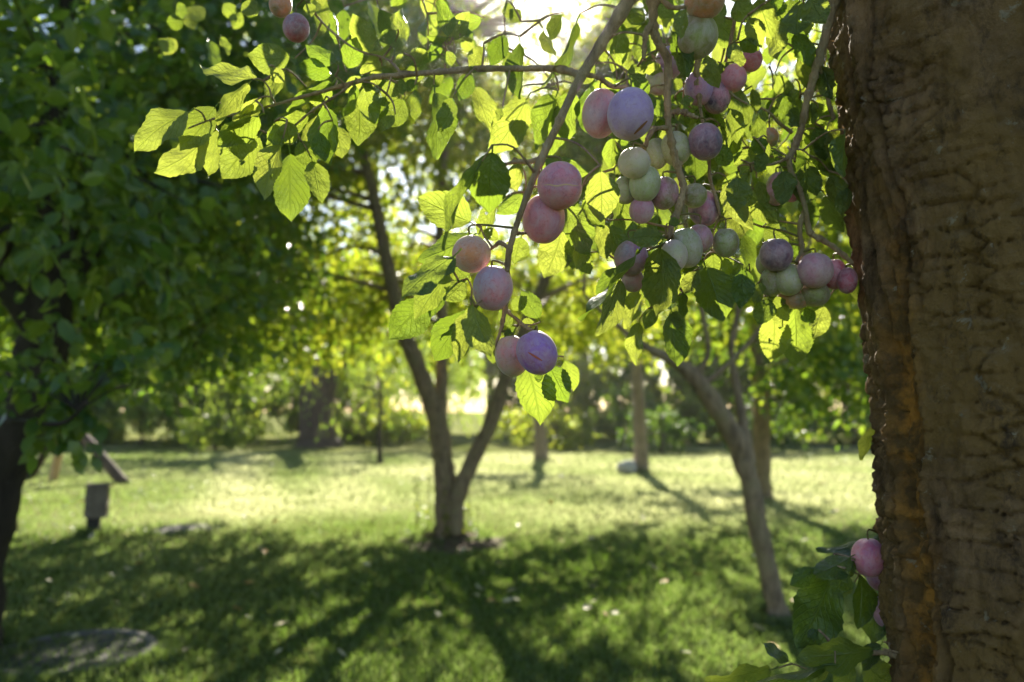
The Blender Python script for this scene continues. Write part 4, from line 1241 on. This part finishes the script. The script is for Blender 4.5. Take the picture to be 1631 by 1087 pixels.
# ---- leaves
def plum_leaf_mesh(k):
    r = random.Random(900 + k)
    nu, nv = (8, 18) if k != 8 else (16, 30)
    holes = []
    if k == 8: holes = [(.55, .3, .035), (.3, -.5, .03)]
    v, f, uvs = [], [], []
    bend = r.uniform(-.10, .40); cup = r.uniform(.02, .32) * r.choice((1, 1, -1)); tw = r.uniform(-.5, .5)
    skew = r.uniform(-.06, .06); ph = r.uniform(0, 6); wave = r.uniform(.015, .05)
    curl = r.uniform(0, .5) if k % 3 == 0 else 0
    fat = r.uniform(.46, .54)
    for i in range(nv + 1):
        t = i / nv
        s = t ** 0.88
        wv = 0.5 * math.sin(math.pi * min(1, s ** (0.69 / -math.log(fat) if fat < .999 else 1) * .985 + .012)) ** 0.82
        wv *= 0.62
        if t > .86: wv *= 1 - 0.28 * ((t - .86) / .14)
        for j in range(nu + 1):
            u = -1 + 2 * j / nu
            x = u * wv
            if j in (0, nu): x *= 1 + (0.05 if i % 2 else -0.02)
            y = t + skew * math.sin(t * 3.1) * 0
            z = -bend * t * t * .55 + cup * abs(u) ** 1.5 * wv * 1.1 + wave * math.sin(t * 13 + ph + (2 if u > 0 else 0)) * abs(u)
            if curl and abs(u) > .5: z += curl * (abs(u) - .5) * .28
            z += 0.012 * mnoise.noise(Vector((u * 2, t * 5, k * 3.7)))
            an = tw * (t - .3) * .6
            v.append((x * math.cos(an) - z * math.sin(an) + skew * math.sin(t * 3.1), y, z * math.cos(an) + x * math.sin(an)))
            uvs.append((u * .5 + .5, t))
    for i in range(nv):
        for j in range(nu):
            tc_, uc = (i + .5) / nv, -1 + 2 * (j + .5) / nu
            if any((tc_ - a) ** 2 + ((uc - b) * .3) ** 2 < c * c for a, b, c in holes): continue
            a = i * (nu + 1) + j
            f.append((a, a + 1, a + nu + 2, a + nu + 1))
    # petiole
    b0 = len(v)
    for (yy, zz2, rr) in ((-.13, .02, .014), (-.05, 0.0, .012), (.02, -.002, .011)):
        for q in range(4):
            an = q * math.pi / 2
            v.append((rr * math.cos(an), yy, zz2 + rr * math.sin(an))); uvs.append((.5, .02))
    for i in range(2):
        for q in range(4):
            f.append((b0 + i * 4 + q, b0 + i * 4 + (q + 1) % 4, b0 + i * 4 + 4 + (q + 1) % 4, b0 + i * 4 + 4 + q))
    me = mesh('leaf', v, f, M['leaf_plum'])
    ul = me.uv_layers.new(name='UVMap')
    for l in me.loops: ul.data[l.index].uv = uvs[l.vertex_index]
    return me


PL = [plum_leaf_mesh(k) for k in range(14)]
allpts = [(q, key) for key, (o, pp) in BR.items() for q in pp]
twig_jobs = {}
lr = random.Random(77)


def place_leaf(bx, by, tx_, ty_, wpx, d, tilt=None, front=False, flip=None, twig=True):
    dd = (near_d(d) if by < 800 else d - .01) + lr.uniform(-.02, .05) - (0.085 if front else 0)
    b = P(bx, by, dd)
    Lp = math.hypot(tx_ - bx, ty_ - by)
    til = lr.uniform(-.35, .35) if tilt is None else tilt
    tipd = dd + til * Lp * dd / FPX
    ti = P(tx_, ty_, tipd)
    y = ti - b; L = y.length; y.normalize()
    view = (Vector((0, 0, CAM_Z)) - b).normalized()
    z0 = (view - y * view.dot(y)).normalized()
    full = 0.62 * L * FPX / dd                       # width of a flat leaf of this length
    c = wpx / full
    sc = 1.0
    if c > 1.0: sc = min(c, 1.5); c = 1.0
    if c < 0.5 and c > 0.3: sc = 0.85
    roll = math.acos(max(0.12, min(.98, c / sc if c < 1 else .98)))
    roll *= lr.choice((1, -1))
    if flip or (flip is None and lr.random() < .45): roll += math.pi
    x0 = y.cross(z0)
    z = z0 * math.cos(roll) + x0 * math.sin(roll)
    x = y.cross(z)
    mw = Matrix((x * L * sc, y * L, z * L)).transposed().to_4x4()
    mw.translation = b
    near = min(allpts, key=lambda q: (q[0] - b).length)
    o = link('leaf', PL[lr.randrange(len(PL))])
    o.matrix_basis = mw
    o.parent = BR[near[1]][0]                        # branch meshes sit in world coordinates
    if twig:
        twig_jobs.setdefault(near[1], []).append(((near[0] - b).length, near[0], b - y * 0.125 * L, y))
    return o


GA = (3.02, 200, 0, .92, """790 280 588 270 150;630 385 368 355 85;760 355 620 520 75;590 405 420 575 80;610 500 490 615 60;300 545 25 710 150;430 520 250 720 150;400 650 165 850 150;
440 620 420 860 100;640 660 470 860 190;640 560 440 690 120;880 560 660 670 120;700 690 680 880 70;745 700 640 960 130;790 740 800 1070 180;900 780 960 960 110;930 550 870 740 90;
960 520 1000 800 150;780 590 800 700 100;1005 305 868 225 95;1070 330 1112 180 110;990 360 835 310 95;1030 215 1000 60 35;1175 265 1100 65 115;1295 245 1345 38 110;1300 150 1220 200 70;
1270 225 1120 340 70;1455 260 1345 280 65;1500 230 1370 330 50;990 405 790 560 42;990 430 880 490 60;1130 370 1060 450 70;1100 400 1060 580 50;1120 470 1120 695 160;1150 420 1200 600 110;
1260 390 1290 500 100;1230 330 1190 420 60;1320 380 1340 460 45;1335 480 1250 620 115;1390 430 1380 590 65;1400 390 1350 440 60;700 330 765 400 70;880 430 960 520 90;660 480 560 600 80;
720 600 740 720 90;1000 600 1040 760 110;840 680 900 820 110;520 600 560 780 120;870 15 900 85 85;560 20 640 80 90;1250 470 1200 600 90;1290 560 1230 640 60;930 640 960 780 90;600 640 590 740 90""")
GA2 = (3.02, 200, 0, 1.32, """400 190 440 330 55;460 180 500 265 45;240 190 190 270 75;200 110 285 110 80;470 20 540 110 70;300 60 330 140 70;380 90 300 40 80;160 190 240 240 70;640 60 560 30 90;250 20 300 90 60;520 140 560 60 60""")
GB = (4.025, 560, 0, .80, """612 235 570 -30 115;645 255 742 78 120;735 175 765 285 70;625 240 480 245 42;580 280 490 390 75;610 330 640 430 100;330 350 280 410 52;590 480 460 560 85;535 600 590 1038 185;
650 630 560 850 120;1120 640 860 985 230;1310 620 1160 960 140;1420 600 1290 1025 195;1560 420 1450 540 110;1530 560 1490 850 110;1080 280 1100 640 130;1000 20 1020 140 75;1440 150 1300 590 60;
965 690 940 775 50;1230 200 1290 380 80;760 480 700 640 120;980 230 900 420 130;700 260 790 330 90;1350 100 1250 260 100;1080 130 1010 60 90;840 300 780 470 110""")
GC = (2.175, 600, 200, .765, """400 95 385 305 155 f;345 155 180 402 50 f;325 335 138 240 135;485 130 492 232 60;505 240 420 312 62;415 280 345 400 60;370 365 425 395 45;335 380 155 480 112;270 450 68 600 92 f;
250 510 120 650 100;180 610 42 742 130;245 575 180 662 52;305 540 228 612 80;335 645 203 822 125;332 645 260 812 85 f;330 620 382 812 100 f;312 650 213 727 42;265 490 320 540 90;500 390 480 482 92;
640 368 580 533 122;690 380 668 505 62;575 135 727 170 95;655 285 745 452 95;712 262 783 362 62;722 400 690 500 60;700 440 742 515 62;560 668 500 568 78;425 640 470 700 52;482 700 440 742 32;
500 690 545 682 32;405 755 405 822 62;520 835 566 1040 142;600 840 660 958 105;650 815 676 925 60;565 850 560 892 30;470 640 520 590 50""")
GD = (4.182, 940, 30, .90, """180 60 170 362 135;255 190 232 372 62;355 280 240 382 62;335 320 482 350 90;262 370 395 512 112 f;160 420 10 482 120;80 200 100 305 60;400 510 552 722 102;525 690 430 712 70;
640 -60 580 142 105 f;545 90 690 378 150 f;770 250 836 466 122 f;840 20 1040 190 195;960 160 985 347 112 f;1000 150 1132 222 102;1060 0 1140 195 132;700 610 907 690 112;690 540 600 560 72 f;
980 450 1042 712 152;1080 470 1112 640 72;920 600 1000 832 122;820 830 952 982 132;870 720 916 852 42;1090 800 1152 912 112;1100 960 1175 1002 82;690 890 700 1082 172;400 800 470 882 92;
150 800 120 1002 102;240 800 210 852 62;800 900 860 1022 62;460 200 520 290 70;600 400 560 480 70;860 300 930 380 80;700 180 760 260 80""")
GD2 = (3.294, 900, 0, .93, """330 60 425 132 92;250 120 300 232 92;500 20 560 92 92;1010 0 1080 212 132;1180 0 1150 172 122;1230 10 1210 202 152;1290 -20 1365 117 142 f;1262 60 1280 182 62;1080 240 1060 342 72;
1228 478 1083 552 102;1290 540 1312 662 36;1372 760 1280 842 112;1380 700 1432 862 62;1340 830 1440 932 102;1280 850 1250 1084 152;1390 920 1440 1084 112;1050 740 1000 882 112;1045 800 1010 892 82;
1080 790 1192 902 42;1135 900 1150 1090 122 f;960 910 840 1002 62;905 900 880 1084 142;1010 950 1062 1084 62;900 0 960 120 120;760 20 830 130 110;470 -20 430 60 90;1110 -30 1090 90 110;1200 860 1160 940 60""")
GE = (3.396, 900, 300, .86, """190 -90 200 182 190 f;270 -60 332 277 132;70 80 150 352 120;170 180 232 392 92;60 250 40 442 112;240 200 312 402 122;130 360 90 462 92;532 265 338 276 112 f;402 340 138 757 46 f;
280 430 170 642 102;300 500 200 804 112;400 560 320 762 112;515 322 508 692 212 f;540 330 612 592 62;620 560 560 622 62;480 650 440 762 82;570 650 592 964 152;640 560 662 704 52;400 730 350 944 92;
800 360 872 572 205;760 430 862 718 225;960 440 950 654 122;720 450 650 582 92;880 -30 972 252 122;930 -60 920 122 142 f;1000 30 1152 192 152;1090 50 1172 264 42;1080 220 1202 302 132;1230 290 1242 382 42;
560 190 622 180 52 f;640 620 600 760 90;860 380 960 480 110""")
GE2 = (3.396, 900, 300, 1.0, """1100 600 1050 744 122;1130 680 1122 944 172;1240 650 1235 967 190;1300 650 1342 732 82;1400 640 1350 822 112;1060 510 1030 644 62;1110 590 1202 702 92;1570 480 1592 612 60;1180 640 1160 760 90""")
GF = (3.07, 1100, 780, .90, """940 215 630 335 62;800 295 690 385 110;780 330 600 440 122;620 390 490 470 92;690 430 508 782 232;750 400 700 512 112;790 460 690 522 62;800 350 760 432 52;830 420 830 684 102;
880 480 900 764 142;890 780 520 802 152 f;620 690 570 722 62;480 840 340 750 62;390 880 68 945 112;650 860 208 950 52 f;680 860 600 960 62;790 850 700 960 92;850 840 1000 960 152;930 760 830 882 82;970 640 980 764 42""")
GG = (1, 0, 0, .93, """1393 680 1375 735 18;1345 215 1338 285 26;1350 300 1342 345 26""")
for s_, ox, oy, d_, txt in (GA, GA2, GB, GC, GD, GD2, GE, GE2, GF, GG):
    for e in txt.replace('\n', '').split(';'):
        e = e.split()
        if len(e) < 5: continue
        q = [float(t) for t in e[:5]]
        dd = d_
        px = q[0] / s_ + ox
        if txt is GD2[4] and px > 1220: dd = 1.0
        if txt is GC[4]: dd = .785
        if txt is GE[4] and px > 1190: dd = 1.02
        if txt is GA[4]: dd = .88 + (640 - px) / 440 * .08
        place_leaf(px, q[1] / s_ + oy, q[2] / s_ + ox, q[3] / s_ + oy, q[4] / s_, dd, front=len(e) > 5, twig=(txt is not GA2[4]))

# leaves further back among the same branches
for k in range(190):
    zone = lr.random()
    if zone < .72:
        bx, by = lr.uniform(960, 1330), lr.uniform(-60, 470)
        if bx > 1200 and by > 330: continue
    elif zone < .86: bx, by = lr.uniform(380, 700), lr.uniform(-80, 20)
    else: bx, by = lr.uniform(640, 960), lr.uniform(-120, 170)
    if 790 < bx < 940 and by > -70 and by < 60: continue
    an = lr.gauss(math.pi / 2, .7); L = lr.uniform(45, 75)
    place_leaf(bx, by, bx + L * math.cos(an), by + L * math.sin(an), L * lr.uniform(.35, .62), lr.uniform(.95, 1.3))

for key, jobs in twig_jobs.items():
    t = Tubes()
    have = list(BR[key][1])
    for (dist0, a, b, y) in sorted(jobs, key=lambda q: q[0]):
        a = min(have, key=lambda q: (q - b).length * (1.0 if q.z > b.z - .01 else 1.5))
        dist = (a - b).length
        have.append(b)
        if dist < .004: continue
        if any(math.hypot(b.x - c.x, b.z - c.z) < r * 1.1 and b.y < c.y for (c, r) in BALLS): continue      # leaf stalk meets the fruit spur
        m1 = a.lerp(b, .55) + Vector((0, 0, .03 * dist)) - y * (0.12 * dist)
        for (c, r) in BALLS:                          # pass behind a plum, never across its face
            if any(math.hypot(q.x - c.x, q.z - c.z) < r * 1.05 and q.y < c.y + r * 1.05 and q.y > c.y - r * 3 for q in (a.lerp(m1, .5), m1, m1.lerp(b, .5), a.lerp(m1, .8))):
                m1.y = max(m1.y, c.y + r * 1.5)
        t.add([a, m1, b], [0.0013 + .004 * min(dist, .15), 0.0010, 0.0008], 5, 4)
        have.append(m1)
    if t.v:
        o = t.build('twigs', M['bark_branch']); o['kind'] = 'stuff'
        o.parent = BR[key][0]

# ---- plums
def plum_mesh():
    nt_, np_ = 26, 36
    v, f = [], []
    for i in range(nt_ + 1):
        th = math.pi * i / nt_
        for j in range(np_):
            ph = 2 * math.pi * j / np_
            a = min(ph, 2 * math.pi - ph)
            r = 1 - 0.065 * math.exp(-(a / .16) ** 2) * abs(math.sin(th)) ** .6
            r *= 1 - 0.10 * math.exp(-(th / .28) ** 2) - 0.02 * math.exp(-((math.pi - th) / .2) ** 2)
            v.append((r * math.sin(th) * math.cos(ph), r * math.sin(th) * math.sin(ph), r * math.cos(th)))
    for i in range(nt_):
        for j in range(np_):
            f.append((i * np_ + j, (i + 1) * np_ + j, (i + 1) * np_ + (j + 1) % np_, i * np_ + (j + 1) % np_))
    return mesh('plum', v, f, M['plum'])


PM = plum_mesh()
pr = random.Random(5)
for (x, y, rx, ry, d, c1, c2, sut, lab) in plums:
    o = link('plum', PM)
    c = P(x, y, d)
    r = rx * d / FPX
    tilt = Matrix.Rotation(pr.uniform(-.22, .22), 4, 'X') @ Matrix.Rotation(pr.uniform(-.18, .18), 4, 'Y') @ Matrix.Rotation(R(-90) + pr.uniform(-1.3, 1.3), 4, 'Z')
    if x == 892: tilt = Matrix.Rotation(R(88), 4, 'Y') @ Matrix.Rotation(R(-80), 4, 'Z')
    if x == 855: tilt = Matrix.Rotation(R(-28), 4, 'Y') @ Matrix.Rotation(R(-88), 4, 'Z')
    o.matrix_basis = Matrix.Translation(c) @ tilt @ Matrix.Diagonal((r, r, r * ry / rx if x != 892 else r * .97, 1))
    o.color = (*c1, 1); o['blush'] = [*c2]
    tag(o, lab, 'plum', 'plums hanging on the foreground tree')
    # stalk to the nearest branch
    top = c + Vector((0, 0, r * ry / rx * .9))
    near = min(allpts, key=lambda q: (q[0] - top).length + (0.03 if q[0].z < top.z else 0))
    t = Tubes()
    a = near[0]
    if (a - top).length > .16: a = top + (a - top).normalized() * .05 + Vector((0, 0, .03))
    up = top + Vector((0, 0, min(.012, (a - top).length * .4)))
    t.add([top - Vector((0, 0, r * .12)), up, a], [0.0011, 0.0009, 0.0014], 6, 5)
    s = t.build('stalk', M['stalk'])
    s.parent = o
    s.matrix_parent_inverse = o.matrix_basis.inverted()

    def strip(pts, wd, mat, nm):
        """thin mark lying on the fruit's skin; pts in photo px relative to the centre / radius, facing the lens"""
        v, f = [], []
        vw = (Vector((0, 0, CAM_Z)) - c).normalized(); rt = vw.cross(Z3).normalized() * -1; upv = rt.cross(vw) * -1
        if upv.z < 0: upv = -upv
        if rt.x < 0: rt = -rt
        inv = o.matrix_basis.inverted()
        n = len(pts)
        for i, (a_, b_) in enumerate(pts):
            tx0, ty0 = pts[max(0, i - 1)]; tx1, ty1 = pts[min(n - 1, i + 1)]
            dx, dy = tx1 - tx0, ty1 - ty0; ll = math.hypot(dx, dy) or 1
            nx_, ny_ = -dy / ll, dx / ll
            ww = wd * math.sin(math.pi * (i + .5) / n) ** .6
            for sgn in (-1, -.33, .33, 1):
                aa, bb = a_ + nx_ * ww * sgn, b_ + ny_ * ww * sgn
                dirv = rt * aa + upv * bb + vw * math.sqrt(max(.05, 1 - aa * aa - bb * bb))
                l = inv.to_3x3() @ (dirv * r)
                l.normalize()
                th = math.acos(max(-1, min(1, l.z))); ph = math.atan2(l.y, l.x) % (2 * math.pi)
                a2 = min(ph, 2 * math.pi - ph)
                rr = 1 - 0.065 * math.exp(-(a2 / .16) ** 2) * abs(math.sin(th)) ** .6
                rr *= 1 - 0.10 * math.exp(-(th / .28) ** 2) - 0.02 * math.exp(-((math.pi - th) / .2) ** 2)
                v.append(l * rr * 1.012)
        for i in range(n - 1):
            for k in range(3): f.append((i * 4 + k, i * 4 + k + 1, i * 4 + 5 + k, i * 4 + 4 + k))
        so_ = link(nm, mesh(nm, v, f, mat), o)
        return so_
    if x == 892: strip([(-.72 + 1.5 * i / 12, .02 + .03 * math.sin(i)) for i in range(13)], .035, M['suture'], 'suture_line')
    if x == 855: strip([(-.42 + .68 * i / 10, .02 - .42 * i / 10) for i in range(11)], .05, M['scar_red'], 'scar')
    if x == 1004: strip([(.12 + .55 * i / 8, -.72 + .42 * i / 8) for i in range(9)], .05, M['scar_brown'], 'scar')

# ------------------------------------------------------------------ sunlit summer air
def box_mesh(name, lo, hi):
    v = [(x, y, z) for x in (lo[0], hi[0]) for y in (lo[1], hi[1]) for z in (lo[2], hi[2])]
    f = [(0, 1, 3, 2), (4, 6, 7, 5), (0, 4, 5, 1), (2, 3, 7, 6), (0, 2, 6, 4), (1, 5, 7, 3)]
    return mesh(name, v, f, None, False)


hm = bpy.data.materials.new('haze_air'); hm.use_nodes = True
nt = hm.node_tree
for n_ in list(nt.nodes):
    if n_.type != 'OUTPUT_MATERIAL': nt.nodes.remove(n_)
pv = nt.nodes.new('ShaderNodeVolumePrincipled')
pv.inputs['Color'].default_value = (1.0, 0.97, 0.90, 1)
pv.inputs['Density'].default_value = 0.00065
pv.inputs['Anisotropy'].default_value = 0.88
nt.links.new(pv.outputs[0], nt.nodes['Material Output'].inputs['Volume'])
hz = link('haze', box_mesh('haze', (-48, -25, -1.2), (48, 66, 19)))
hz.data.materials.append(hm)
tag(hz, 'thin sunlit haze filling the garden air', 'haze', kind='stuff')
S.cycles.volume_bounces = 0
